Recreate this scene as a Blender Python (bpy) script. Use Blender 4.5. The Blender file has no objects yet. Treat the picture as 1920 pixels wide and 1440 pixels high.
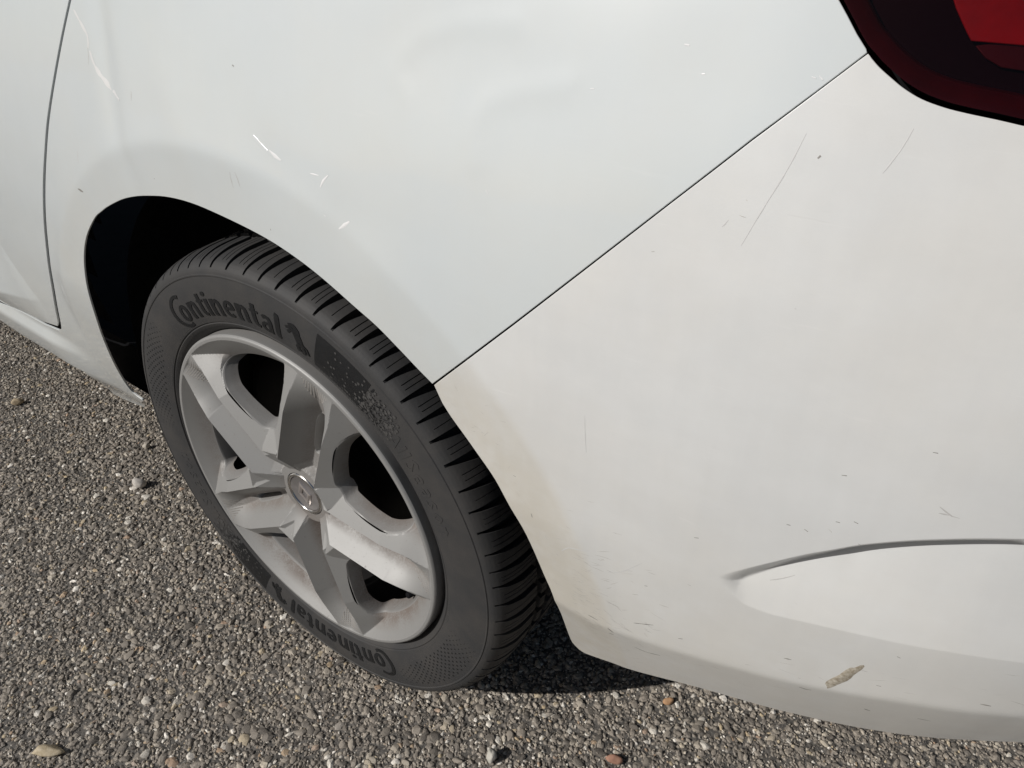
import bpy, bmesh, math, random
import numpy as np
from mathutils import Vector, Matrix
from mathutils.geometry import delaunay_2d_cdt, tessellate_polygon

# ------------------------------------------------------------------ camera, sky, sun, exposure
C = bpy.context.scene.collection
scn = bpy.context.scene
CAM_POS = (0.61168, -0.40487, 0.97459)
CAM_R = [[0.80911, 0.58765, 0.00344], [0.34442, -0.46946, -0.81301], [-0.47615, 0.65900, -0.58224]]  # right, down, forward
cam_d = bpy.data.cameras.new('camera'); cam = bpy.data.objects.new('camera', cam_d); C.objects.link(cam)
_r, _d, _f = [Vector(v) for v in CAM_R]
cam.matrix_world = Matrix(((_r.x, -_d.x, -_f.x, CAM_POS[0]), (_r.y, -_d.y, -_f.y, CAM_POS[1]),
                           (_r.z, -_d.z, -_f.z, CAM_POS[2]), (0, 0, 0, 1)))
cam_d.sensor_fit = 'HORIZONTAL'; cam_d.sensor_width = 36.0; cam_d.lens = 36.0 * 1470.85 / 1920.0
cam_d.clip_start = 0.02; cam_d.clip_end = 400
scn.camera = cam

SUN_AZ, SUN_EL = math.radians(60), math.radians(33.5)      # shadows run toward +x,+y at 60 degrees
to_sun = Vector((-math.cos(SUN_AZ) * math.cos(SUN_EL), -math.sin(SUN_AZ) * math.cos(SUN_EL), math.sin(SUN_EL)))
world = bpy.data.worlds.new('World'); scn.world = world; world.use_nodes = True
wn = world.node_tree.nodes; wl = world.node_tree.links
sky = wn.new('ShaderNodeTexSky'); sky.sky_type = 'NISHITA'; sky.sun_disc = False
sky.sun_elevation = SUN_EL; sky.sun_rotation = math.atan2(to_sun.x, to_sun.y)
sky.air_density = 1.0; sky.dust_density = 1.6; sky.ozone_density = 1.0
wl.new(sky.outputs[0], wn['Background'].inputs['Color']); wn['Background'].inputs['Strength'].default_value = 0.05
sun_d = bpy.data.lights.new('sun', 'SUN'); sun_d.energy = 5.0; sun_d.angle = math.radians(0.5); sun_d.color = (1.0, 0.972, 0.935)
sun = bpy.data.objects.new('sun', sun_d); C.objects.link(sun)
sun.rotation_euler = to_sun.to_track_quat('Z', 'Y').to_euler()
vs = scn.view_settings
vs.view_transform = 'Standard'; vs.look = 'None'; vs.gamma = 1.0; vs.use_curve_mapping = False; vs.exposure = -0.63

rng = np.random.default_rng(7); random.seed(7)
PI = math.pi

# ------------------------------------------------------------------ the body surface: plan curve B(u), outward offset h(u,z)
def smooth(a, b, x):
    t = np.clip((np.asarray(x, float) - a) / (b - a), 0, 1); return t * t * (3 - 2 * t)
def table(xs, ys, sigma, lo, hi, n=1200):
    g = np.linspace(lo, hi, n); v = np.interp(g, xs, ys); dx = g[1] - g[0]
    k = int(4 * sigma / dx) + 1; w = np.exp(-0.5 * (np.arange(-k, k + 1) * dx / sigma) ** 2); w /= w.sum()
    vp = np.concatenate([np.full(k, v[0]) + (np.arange(-k, 0)) * (v[1] - v[0]), v, np.full(k, v[-1]) + np.arange(1, k + 1) * (v[-1] - v[-2])])
    return g, np.convolve(vp, w, 'valid')
_ug, _phi = table([-2.2, .12, .45, .65, .80, .96, 1.10, 3.0], np.radians([0, 0, 5, 14, 34, 70, 86, 89]), .03, -2.2, 2.4, 4000)
_du = _ug[1] - _ug[0]
_bx = np.concatenate([[0], np.cumsum((np.cos(_phi[1:]) + np.cos(_phi[:-1])) / 2 * _du)])
_by = np.concatenate([[0], np.cumsum((np.sin(_phi[1:]) + np.sin(_phi[:-1])) / 2 * _du)])
_bx -= np.interp(0, _ug, _bx); _by += -0.015 - np.interp(0, _ug, _by)
WZ = 0.3105                                       # wheel centre height
_zs = [.20, .25, .30, .36, .42, .50, .60, .68, .74, .80, .88, .95, 1.05, 1.3]
_zg, _hs = table(_zs, [-.066, -.050, -.034, -.021, -.013, -.006, -.003, -.008, -.018, -.033, -.056, -.078, -.115, -.21], .02, .1, 1.4)
_, _hb = table(_zs, [-.040, -.034, -.026, -.018, -.011, -.004, 0, -.003, -.010, -.022, -.044, -.066, -.105, -.20], .02, .1, 1.4)
def zfold(u): return np.interp(u, [.40, .432, .472, .578, .66, .735, .95, 1.4], [.372, .379, .388, .413, .438, .454, .462, .462])
def hmain(u, z):
    w = smooth(-.34, .36, u)
    h = (1 - w) * np.interp(z, _zg, _hs) + w * np.interp(z, _zg, _hb)
    # flare round the wheel: flat beside the arch, then falling away from a soft crease
    r = np.hypot(u, z - WZ); e = r - .429
    cone = -.30 * (np.maximum(e, 0) + .003 * np.log1p(np.exp(-np.abs(e) / .003))) - .5 * np.maximum(0, .50 - z) ** 1.5 - .02 * smooth(.15, .5, e)
    k = .003; m = np.maximum(h, cone)
    return m + k * np.log(np.exp((h - m) / k) + np.exp((cone - m) / k))
def softplus(x, k): return np.maximum(x, 0) + k * np.log1p(np.exp(-np.abs(x) / k))
def hbase(u, z):
    """side, sill and bumper, with the fold along the bumper's lower edge"""
    h = hmain(u, z)
    h = h - .085 * softplus(.429 - np.hypot(u, z - WZ), .0012) * smooth(.16, .30, u)      # flange of the arch on the bumper
    wr = smooth(.20, .36, u)
    h = h - wr * .27 * softplus(zfold(u) - z, .0022)
    # sill: lower edge folds under
    wf = 1 - smooth(-.36, -.2, u)
    h = h - wf * .35 * softplus(.262 - z, .005)
    return h
def plan(u):
    x = np.interp(u, _ug, _bx); y = np.interp(u, _ug, _by); p = np.interp(u, _ug, _phi)
    return x, y, np.sin(p), -np.cos(p)
def P(u, z, hf=None, off=0.0):
    u = np.asarray(u, float); z = np.asarray(z, float)
    x, y, nx, ny = plan(u); h = (hf or hbase)(u, z) + off
    return np.stack([x + nx * h, y + ny * h, z + 0 * x], -1)

BAKE = {"quarter": [[-0.22369999999999998, 1.03], [-0.2337, 0.8314], [-0.23775, 0.82459], [-0.24178, 0.81785], [-0.24584, 0.81098], [-0.25, 0.8038], [-0.25431, 0.79616], [-0.25872, 0.78819], [-0.26315, 0.78012], [-0.2675, 0.7722], [-0.2717, 0.76453], [-0.27582, 0.75698], [-0.27998, 0.74938], [-0.2843, 0.7416], [-0.28883, 0.73361], [-0.29351, 0.72547], [-0.29826, 0.71721], [-0.303, 0.7088], [-0.30774, 0.70012], [-0.31251, 0.6912], [-0.31728, 0.68233], [-0.322, 0.6738], [-0.32654, 0.66596], [-0.33096, 0.65857], [-0.33553, 0.651], [-0.3405, 0.6426], [-0.34603, 0.63304], [-0.35195, 0.62272], [-0.35805, 0.61209], [-0.3641, 0.6016], [-0.37009, 0.5914], [-0.37611, 0.58124], [-0.38216, 0.57099], [-0.3882, 0.5605], [-0.39415, 0.54981], [-0.40005, 0.53896], [-0.40607, 0.52786], [-0.4124, 0.5164], [-0.41901, 0.5046], [-0.42583, 0.49249], [-0.43295, 0.48002], [-0.4405, 0.4671], [-0.44896, 0.45299], [-0.45813, 0.43796], [-0.46703, 0.4235], [-0.4747, 0.4111], [-0.48078, 0.40126], [-0.48582, 0.39316], [-0.4902, 0.38628], [-0.4943, 0.3801], [-0.49803, 0.37487], [-0.50126, 0.37072], [-0.50428, 0.36702], [-0.5074, 0.3631], [-0.5223, 0.3541], [-0.5734, 0.3456], [-0.6419, 0.3433], [-0.7239, 0.3335], [-1.5, 0.3335], [-1.5, 0.2824], [-0.7891, 0.2824], [-0.7033, 0.2724], [-0.6073, 0.2746], [-0.5284, 0.2675], [-0.571, 0.1792], [-0.5159, 0.1821], [-0.4856, 0.186], [-0.3691, 0.2808], [-0.37312, 0.28156], [-0.37728, 0.28222], [-0.38117, 0.28309], [-0.3844, 0.2845], [-0.38708, 0.28579], [-0.38936, 0.28704], [-0.39088, 0.28967], [-0.3913, 0.2951], [-0.39041, 0.30424], [-0.38844, 0.31614], [-0.3857, 0.3295], [-0.3825, 0.343], [-0.37879, 0.35676], [-0.37444, 0.37133], [-0.36967, 0.386], [-0.3647, 0.4001], [-0.35924, 0.41376], [-0.3533, 0.42726], [-0.34751, 0.44004], [-0.3425, 0.4516], [-0.33854, 0.46151], [-0.33524, 0.47016], [-0.33233, 0.47817], [-0.3295, 0.4862], [-0.32691, 0.49424], [-0.32465, 0.50199], [-0.32229, 0.50971], [-0.3194, 0.5176], [-0.31596, 0.52578], [-0.31216, 0.5341], [-0.30793, 0.54245], [-0.3032, 0.5507], [-0.298, 0.55883], [-0.29235, 0.56691], [-0.28615, 0.57493], [-0.2793, 0.5829], [-0.27124, 0.59121], [-0.26221, 0.59972], [-0.25327, 0.60765], [-0.2455, 0.6142], [-0.23939, 0.61886], [-0.23429, 0.62215], [-0.22958, 0.62484], [-0.2246, 0.6277], [-0.21965, 0.63069], [-0.21491, 0.63347], [-0.20959, 0.63639], [-0.2029, 0.6398], [-0.19444, 0.64399], [-0.18468, 0.64871], [-0.17419, 0.65348], [-0.1635, 0.6578], [-0.15245, 0.66162], [-0.14086, 0.66517], [-0.12924, 0.66841], [-0.1181, 0.6713], [-0.10774, 0.67382], [-0.09784, 0.67599], [-0.08797, 0.67785], [-0.0777, 0.6794], [-0.06694, 0.68068], [-0.05591, 0.68166], [-0.04465, 0.68231], [-0.0332, 0.6826], [-0.02151, 0.68245], [-0.00957, 0.68191], [0.00248, 0.68111], [0.0145, 0.6802], [0.02675, 0.6792], [0.0392, 0.67804], [0.0513, 0.67671], [0.0625, 0.6752], [0.07255, 0.67349], [0.08179, 0.67158], [0.0905, 0.66951], [0.099, 0.6673], [0.10711, 0.66502], [0.11474, 0.66262], [0.12236, 0.66], [0.1304, 0.657], [0.13932, 0.65339], [0.14877, 0.64931], [0.15799, 0.64519], [0.1662, 0.6415], [0.17305, 0.63847], [0.17899, 0.63582], [0.18449, 0.63321], [0.19, 0.6303], [0.1956, 0.62696], [0.20106, 0.62338], [0.20639, 0.61971], [0.2116, 0.6161], [0.21677, 0.61249], [0.22186, 0.60882], [0.22673, 0.60529], [0.2312, 0.6021], [0.23513, 0.59937], [0.23864, 0.59698], [0.24198, 0.59472], [0.2454, 0.5924], [0.2457, 0.5935], [0.3228, 0.6759], [0.3891, 0.7478], [0.4255, 0.7871], [0.4659, 0.83], [0.5006, 0.8646], [0.5146, 0.8787], [0.5137, 0.8797], [0.5071, 0.8859], [0.5002, 0.8933], [0.4923, 0.9014], [0.4723, 1.03]], "bumper": [[0.2473, 0.5912], [0.2542, 0.5752], [0.25626, 0.57219], [0.25826, 0.56922], [0.26038, 0.56618], [0.2628, 0.563], [0.26563, 0.55962], [0.26874, 0.5561], [0.27199, 0.5525], [0.2752, 0.5489], [0.27822, 0.54545], [0.28116, 0.54206], [0.2843, 0.53845], [0.2879, 0.5343], [0.29221, 0.52952], [0.29704, 0.52429], [0.30194, 0.51868], [0.3065, 0.5128], [0.31057, 0.50657], [0.3144, 0.49999], [0.3181, 0.49321], [0.3218, 0.4864], [0.3255, 0.48007], [0.32914, 0.47397], [0.33277, 0.46717], [0.3364, 0.4587], [0.34013, 0.4479], [0.34391, 0.4354], [0.34758, 0.42225], [0.351, 0.4095], [0.35441, 0.39855], [0.3578, 0.38847], [0.36061, 0.37679], [0.3623, 0.361], [0.36227, 0.33755], [0.36096, 0.30874], [0.35937, 0.28085], [0.3585, 0.2602], [0.35866, 0.24975], [0.35931, 0.24572], [0.36015, 0.24425], [0.3609, 0.2415], [0.3661, 0.2339], [0.36811, 0.23374], [0.36978, 0.23324], [0.37214, 0.23342], [0.3762, 0.2353], [0.38263, 0.23972], [0.39074, 0.24595], [0.39959, 0.25263], [0.4082, 0.2584], [0.4157, 0.26245], [0.42281, 0.26565], [0.43097, 0.26918], [0.4416, 0.2742], [0.45549, 0.28167], [0.47175, 0.29074], [0.48928, 0.29992], [0.507, 0.3077], [0.52509, 0.31359], [0.54398, 0.31841], [0.56293, 0.32268], [0.5812, 0.3269], [0.59862, 0.33097], [0.61559, 0.33469], [0.63218, 0.33844], [0.6485, 0.3426], [0.66467, 0.34733], [0.6806, 0.35242], [0.69608, 0.35764], [0.7109, 0.3628], [0.72479, 0.36785], [0.73794, 0.3729], [0.7508, 0.37795], [0.7638, 0.383], [1.25, 0.387], [1.75, 0.387], [1.75, 0.8414], [1.1, 0.8414], [0.597, 0.8534], [0.59402, 0.85373], [0.59107, 0.85406], [0.58806, 0.85438], [0.5849, 0.8547], [0.58147, 0.855], [0.57786, 0.85529], [0.57427, 0.85559], [0.5709, 0.8559], [0.56786, 0.85621], [0.56502, 0.85651], [0.56224, 0.85686], [0.5594, 0.8573], [0.5564, 0.85784], [0.55334, 0.85845], [0.55033, 0.85914], [0.5475, 0.8599], [0.54486, 0.86077], [0.54234, 0.86173], [0.53998, 0.86273], [0.5378, 0.8637], [0.53588, 0.86461], [0.53418, 0.86551], [0.53254, 0.86642], [0.5308, 0.8674], [0.52885, 0.86849], [0.52679, 0.86964], [0.52479, 0.87081], [0.523, 0.8719], [0.5215, 0.8729], [0.52019, 0.87384], [0.51897, 0.87477], [0.5177, 0.8757], [0.5158, 0.8775], [0.5018, 0.8635], [0.4673, 0.8287], [0.4269, 0.7857], [0.3906, 0.7463], [0.3244, 0.6741]], "door": [[-0.2298, 1.03], [-0.2398, 0.8308], [-0.24384, 0.82397], [-0.24787, 0.8172], [-0.25193, 0.81031], [-0.2561, 0.8031], [-0.26042, 0.79544], [-0.26486, 0.78744], [-0.26931, 0.77936], [-0.2737, 0.7714], [-0.27794, 0.76369], [-0.28211, 0.75608], [-0.28632, 0.74843], [-0.2907, 0.7406], [-0.29532, 0.73256], [-0.30011, 0.72437], [-0.30496, 0.71606], [-0.3098, 0.7076], [-0.31462, 0.69887], [-0.31945, 0.68991], [-0.32428, 0.68099], [-0.3291, 0.6724], [-0.33377, 0.6645], [-0.33834, 0.65704], [-0.34307, 0.64938], [-0.3482, 0.6409], [-0.35387, 0.63125], [-0.35992, 0.62083], [-0.36617, 0.6101], [-0.3724, 0.5995], [-0.37861, 0.58919], [-0.38488, 0.57891], [-0.39119, 0.56852], [-0.3975, 0.5579], [-0.40373, 0.54706], [-0.40992, 0.53607], [-0.41622, 0.52481], [-0.4228, 0.5132], [-0.42962, 0.50124], [-0.43661, 0.48898], [-0.4439, 0.47635], [-0.4516, 0.4633], [-0.4602, 0.44908], [-0.46947, 0.43396], [-0.47849, 0.41941], [-0.4863, 0.4069], [-0.49241, 0.39726], [-0.49739, 0.38955], [-0.50194, 0.38262], [-0.5067, 0.3753], [-0.5179, 0.3649], [-0.5637, 0.3552], [-0.6321, 0.3523], [-0.7124, 0.3433], [-1.5, 0.3433], [-1.5, 1.03]], "door_gap": [[-0.2398, 0.8308], [-0.24384, 0.82397], [-0.24787, 0.8172], [-0.25193, 0.81031], [-0.2561, 0.8031], [-0.26042, 0.79544], [-0.26486, 0.78744], [-0.26931, 0.77936], [-0.2737, 0.7714], [-0.27794, 0.76369], [-0.28211, 0.75608], [-0.28632, 0.74843], [-0.2907, 0.7406], [-0.29532, 0.73256], [-0.30011, 0.72437], [-0.30496, 0.71606], [-0.3098, 0.7076], [-0.31462, 0.69887], [-0.31945, 0.68991], [-0.32428, 0.68099], [-0.3291, 0.6724], [-0.33377, 0.6645], [-0.33834, 0.65704], [-0.34307, 0.64938], [-0.3482, 0.6409], [-0.35387, 0.63125], [-0.35992, 0.62083], [-0.36617, 0.6101], [-0.3724, 0.5995], [-0.37861, 0.58919], [-0.38488, 0.57891], [-0.39119, 0.56852], [-0.3975, 0.5579], [-0.40373, 0.54706], [-0.40992, 0.53607], [-0.41622, 0.52481], [-0.4228, 0.5132], [-0.42962, 0.50124], [-0.43661, 0.48898], [-0.4439, 0.47635], [-0.4516, 0.4633], [-0.4602, 0.44908], [-0.46947, 0.43396], [-0.47849, 0.41941], [-0.4863, 0.4069], [-0.49241, 0.39726], [-0.49739, 0.38955], [-0.50194, 0.38262], [-0.5067, 0.3753]], "lamp": [[0.4931, 0.9014], [0.49524, 0.89919], [0.49739, 0.89697], [0.49951, 0.89478], [0.5015, 0.8927], [0.50337, 0.8907], [0.50515, 0.88876], [0.50683, 0.88694], [0.5084, 0.8853], [0.50984, 0.88386], [0.51115, 0.88259], [0.51239, 0.88145], [0.5136, 0.8804], [0.51476, 0.87949], [0.51584, 0.87873], [0.51694, 0.878], [0.5181, 0.8772], [0.51931, 0.87631], [0.52055, 0.87538], [0.52189, 0.87441], [0.5234, 0.8734], [0.52517, 0.87231], [0.52714, 0.87114], [0.52917, 0.86999], [0.5311, 0.8689], [0.53284, 0.86792], [0.53447, 0.867], [0.53618, 0.86611], [0.5381, 0.8652], [0.54028, 0.86425], [0.54264, 0.86329], [0.54516, 0.86235], [0.5478, 0.8615], [0.55063, 0.86072], [0.55364, 0.86001], [0.5567, 0.85936], [0.5597, 0.8588], [0.56254, 0.85835], [0.56532, 0.85801], [0.56816, 0.85771], [0.5712, 0.8574], [0.57457, 0.85709], [0.57817, 0.85679], [0.58178, 0.8565], [0.5852, 0.8562], [0.58834, 0.85588], [0.59132, 0.85556], [0.59425, 0.85523], [0.5972, 0.8549], [0.95, 0.8509], [1.12, 0.8749], [1.12, 1.03], [0.47309999999999997, 1.03]], "lamp_reflector": [[0.548, 0.9055], [0.5514, 0.9003], [0.5568, 0.8938], [0.563, 0.8867], [0.5859, 0.888]], "lamp_lower": [[0.5663, 0.884], [0.5722, 0.8794], [0.5806, 0.876], [0.5901, 0.8755], [0.5864, 0.8867]], "pocket_top": [[0.5042, 0.5095], [0.50774, 0.51315], [0.51129, 0.51681], [0.51482, 0.52045], [0.5183, 0.524], [0.52142, 0.52719], [0.52431, 0.53014], [0.52754, 0.53339], [0.5317, 0.5375], [0.53734, 0.54304], [0.54402, 0.54956], [0.55084, 0.55613], [0.5569, 0.5618], [0.56191, 0.56622], [0.56636, 0.56994], [0.57056, 0.57331], [0.5748, 0.5767], [0.57899, 0.58014], [0.58303, 0.58344], [0.5872, 0.58671], [0.5918, 0.59], [0.59702, 0.59341], [0.60266, 0.59688], [0.60844, 0.60026], [0.6141, 0.6034], [0.61964, 0.60628], [0.62518, 0.60897], [0.63061, 0.61147], [0.6358, 0.6138], [0.64067, 0.61592], [0.64531, 0.61783], [0.64984, 0.61961], [0.6544, 0.6213], [0.659, 0.62289], [0.66357, 0.62435], [0.66813, 0.62576], [0.6727, 0.6272], [1.0, 0.6272]], "pocket_bottom": [[0.5043, 0.5089], [0.50665, 0.50689], [0.50901, 0.50486], [0.51136, 0.50287], [0.5137, 0.501], [0.51602, 0.49924], [0.51834, 0.49755], [0.52063, 0.49599], [0.5229, 0.4946], [0.52495, 0.49336], [0.52686, 0.49226], [0.52899, 0.49136], [0.5317, 0.4907], [0.53525, 0.49032], [0.5394, 0.49019], [0.54375, 0.49026], [0.5479, 0.4905], [0.55144, 0.4909], [0.55468, 0.49149], [0.55833, 0.49225], [0.5631, 0.4932], [0.56899, 0.49435], [0.57568, 0.49569], [0.5834, 0.49719], [0.5924, 0.4988], [0.60353, 0.5006], [0.6164, 0.50259], [0.62937, 0.50458], [0.6408, 0.5064], [0.64991, 0.50799], [0.6577, 0.50944], [0.66516, 0.51082], [0.6733, 0.5122], [0.68241, 0.51358], [0.69196, 0.51493], [0.70167, 0.51626], [0.7113, 0.5176], [1.0, 0.5176]], "wedge_top": [[-1.5, 0.5884], [-0.5667, 0.4884], [-0.5528, 0.4538], [-0.536, 0.4188], [-0.526, 0.4084]], "wedge_bottom": [[-1.5, 0.3859], [-0.6655, 0.3859], [-0.5908, 0.396], [-0.5273, 0.407]], "dents": [[0.2302, 0.8486, 0.05, 0.035, -0.0024, 0.3], [0.3075, 0.817, 0.06, 0.05, -0.0028, 0.2], [-0.1674, 0.78, 0.012, 0.1, -0.002, 0.25], [0.0895, 0.7374, 0.03, 0.018, -0.002, -0.6], [0.1604, 0.714, 0.028, 0.016, -0.0024, -0.6], [-0.0457, 0.7552, 0.02, 0.06, 0.0012, 0.4], [0.433, 0.8613, 0.03, 0.03, -0.0012, 0], [0.0181, 0.8347, 0.05, 0.06, 0.0016, 0]], "reflection_ridge_a": [[0.2976, 0.8703], [0.2554, 0.8656], [0.222, 0.8548], [0.2053, 0.8405], [0.2014, 0.8281], [0.2138, 0.8153]], "reflection_ridge_b": [[0.3435, 0.8403], [0.307, 0.8317], [0.2842, 0.8219], [0.2754, 0.8099], [0.2745, 0.7974], [0.2798, 0.7851]], "chip": [[0.604, 0.4229], [0.6187, 0.4645]], "marks": [["speck", "grit_dark", 2.2, [[0.0316, 0.8126], [0.0337, 0.8117]]], ["speck", "grit_dark", 3.5, [[-0.2612, 0.6445], [-0.256, 0.6439], [-0.251, 0.6433]]], ["scratch", "grit_soft", 1.2, [[-0.2052, 0.794], [-0.2039, 0.7867], [-0.2049, 0.7784]]], ["scratch", "grit_soft", 1.2, [[-0.1209, 0.7686], [-0.1212, 0.7603]]], ["scratch", "grit_soft", 1.2, [[-0.2458, 0.6889], [-0.2482, 0.6796], [-0.2481, 0.6746]]], ["scratch", "grit_soft", 1.0, [[0.028, 0.728], [0.0278, 0.7203], [0.0287, 0.7137]]], ["scratch", "grit_soft", 1.0, [[0.035, 0.7295], [0.0374, 0.7235], [0.0388, 0.7161]]], ["speck", "grit_dark", 1.6, [[0.0703, 0.6864], [0.0706, 0.685]]], ["speck", "grit_dark", 1.4, [[-0.0976, 0.6938], [-0.0971, 0.6928]]], ["scratch", "glint_soft", 5.0, [[-0.2301, 0.8235], [-0.2161, 0.8131], [-0.2042, 0.8035], [-0.2042, 0.7932]]], ["scratch", "glint_soft", 7.0, [[-0.2012, 0.7913], [-0.1915, 0.7786], [-0.1686, 0.7657], [-0.1458, 0.7565]]], ["scratch", "glint", 2.0, [[-0.1603, 0.7615], [-0.1458, 0.7565]]], ["scratch", "glint", 3.5, [[0.0776, 0.7547], [0.0841, 0.7517], [0.091, 0.7493]]], ["scratch", "glint", 1.8, [[0.0592, 0.7634], [0.0679, 0.7583], [0.0758, 0.7543]]], ["scratch", "glint", 2.6, [[0.1354, 0.7371], [0.1383, 0.7425], [0.1434, 0.7479]]], ["scratch", "glint", 1.6, [[0.1244, 0.7456], [0.1335, 0.7457]]], ["scratch", "glint", 3.5, [[0.1559, 0.7082], [0.1616, 0.7126], [0.1667, 0.7166]]], ["scratch", "glint", 1.5, [[0.14, 0.7164], [0.1417, 0.715]]], ["scratch", "glint", 2.6, [[0.4148, 0.8717], [0.4178, 0.8715]]], ["scratch", "glint", 2.6, [[0.4287, 0.858], [0.4306, 0.8583]]], ["scratch", "glint", 1.6, [[0.4903, 0.8643], [0.4927, 0.8638]]], ["scratch", "glint", 1.6, [[0.494, 0.8653], [0.4965, 0.8635]]], ["scratch", "glint", 1.4, [[0.36, 0.841], [0.3628, 0.8417]]], ["scratch", "glint", 1.2, [[0.2921, 0.7672], [0.2947, 0.7645]]], ["scratch", "grit_faint", 1.1, [[0.4746, 0.7715], [0.482, 0.7943], [0.4898, 0.8167], [0.4952, 0.8369]]], ["scratch", "grit_faint", 1.0, [[0.5395, 0.8233], [0.5451, 0.8361], [0.548, 0.8466]]], ["scratch", "grit_faint", 1.2, [[0.4611, 0.78], [0.464, 0.7847]]], ["speck", "grit_dark", 2.6, [[0.5046, 0.8255], [0.5058, 0.8271]]], ["scratch", "grit_dark", 1.5, [[0.5429, 0.5868], [0.5454, 0.5869]]], ["scratch", "grit_dark", 1.2, [[0.5544, 0.5876], [0.5571, 0.5862]]], ["scratch", "grit_dark", 1.5, [[0.5659, 0.6403], [0.5689, 0.641]]], ["scratch", "grit_dark", 1.2, [[0.5815, 0.6068], [0.5843, 0.6061]]], ["scratch", "grit_dark", 1.2, [[0.5713, 0.6023], [0.5739, 0.6025]]], ["scratch", "grit_dark", 1.2, [[0.6091, 0.6736], [0.6119, 0.6738]]], ["scratch", "grit_dark", 1.3, [[0.4839, 0.5428], [0.4871, 0.5439]]], ["scratch", "grit_dark", 1.2, [[0.4506, 0.4641], [0.4533, 0.4652]]], ["scratch", "grit_dark", 1.2, [[0.5885, 0.589], [0.5902, 0.5887]]], ["scratch", "grit_soft", 1.2, [[0.5426, 0.5199], [0.5511, 0.5259], [0.5581, 0.5322]]], ["scratch", "grit_dark", 1.3, [[0.4445, 0.4055], [0.4624, 0.4155]]], ["scratch", "grit_dark", 1.6, [[0.445, 0.3569], [0.4554, 0.3557], [0.4701, 0.3626]]], ["scratch", "grit_dark", 1.5, [[0.3994, 0.3817], [0.4098, 0.3821]]], ["scratch", "grit_dark", 2.2, [[0.4198, 0.3782], [0.4255, 0.3737]]], ["scratch", "grit_dark", 1.8, [[0.4203, 0.3657], [0.4255, 0.3681]]], ["scratch", "grit_dark", 1.6, [[0.4854, 0.4122], [0.489, 0.4141]]], ["scratch", "grit_dark", 1.4, [[0.5686, 0.443], [0.5741, 0.4445]]], ["scratch", "grit_dark", 2.0, [[0.6386, 0.3998], [0.6439, 0.3984]]], ["scratch", "grit_dark", 1.5, [[0.6772, 0.4078], [0.6871, 0.4082]]], ["scratch", "grit_dark", 1.6, [[0.7035, 0.4605], [0.7107, 0.4606]]], ["scratch", "grit_dark", 1.3, [[0.6355, 0.4488], [0.6388, 0.4493]]], ["scratch", "grit_dark", 1.3, [[0.6388, 0.4905], [0.6412, 0.4898]]], ["scratch", "grit_dark", 1.6, [[0.5865, 0.4091], [0.5915, 0.4086], [0.5958, 0.4102]]], ["scratch", "grit_faint", 1.5, [[0.3743, 0.4639], [0.3818, 0.4742], [0.3919, 0.4785], [0.4008, 0.4817]]], ["scratch", "grit_dark", 1.5, [[0.3441, 0.4941], [0.345, 0.4898]]], ["scratch", "grit_dark", 1.4, [[0.3261, 0.5299], [0.3288, 0.5296]]], ["scratch", "grit_faint", 1.2, [[0.4184, 0.4625], [0.4298, 0.4697], [0.4471, 0.492]]], ["scratch", "grit_faint", 1.0, [[0.3886, 0.6198], [0.3903, 0.603], [0.3922, 0.5866]]], ["scratch", "grit_soft", 1.2, [[0.6237, 0.6365], [0.632, 0.6317], [0.6364, 0.6316]]], ["scratch", "grit_soft", 1.2, [[0.6246, 0.6316], [0.6304, 0.632]]]]}

def poly(name): return np.array(BAKE[name], float)

# extra relief that sits on the base surface
_pt, _pb = poly('pocket_top'), poly('pocket_bottom')
def pocket(u, z):
    ut = _pt[0, 0]
    zt = np.interp(u, _pt[:, 0], _pt[:, 1]); zb = np.interp(u, _pb[:, 0], _pb[:, 1])
    span = np.maximum(zt - zb, 1e-4); far = 1 - smooth(1.0, 1.25, u)
    depth = np.minimum(.0150, .165 * span) * far * smooth(ut + .001, ut + .022, u)
    ww = np.minimum(.0165, .5 * span)                       # width of the steep upper wall
    v = zt - z
    wall = np.clip(v / ww, 0, 1); wall = wall * wall * (3 - 2 * wall) * .35 + wall * .65
    floor = np.clip((z - zb) / np.maximum(span - ww, 1e-4), 0, 1)
    return -depth * np.where(v < ww, wall, floor) * (u > ut) * (v > 0)
_wt, _wb = poly('wedge_top'), poly('wedge_bottom')
def wedge(u, z):
    """pressed crease low on the door: floor leaning to the sky between two lines that meet in a tip"""
    ut = _wt[-1, 0]
    zt = np.interp(u, _wt[:, 0], _wt[:, 1]); zb = np.interp(u, _wb[:, 0], _wb[:, 1])
    f = np.clip((zt - z) / np.maximum(zt - zb, 1e-3), 0, 1)
    g = np.clip((zb - z) / .05, 0, 1)
    d = .030 * smooth(0, .30, ut - u) * .9 + .004 * smooth(0, .03, ut - u)
    return d * np.where(z > zb, f, 1 - g) * (u < ut)
DENTS = [tuple(v) for v in BAKE['dents']]  # dents, some placed to vary the reflections
def dents(u, z):
    s = 0
    for (du_, dz_, su, sz, a, rot) in DENTS:
        c, q = math.cos(rot), math.sin(rot)
        p_ = ((u - du_) * c + (z - dz_) * q) / su; r_ = (-(u - du_) * q + (z - dz_) * c) / sz
        s = s + a * np.exp(-.5 * (p_ * p_ + r_ * r_))
    return s
_arcs = [poly('reflection_ridge_a'), poly('reflection_ridge_b')]
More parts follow.
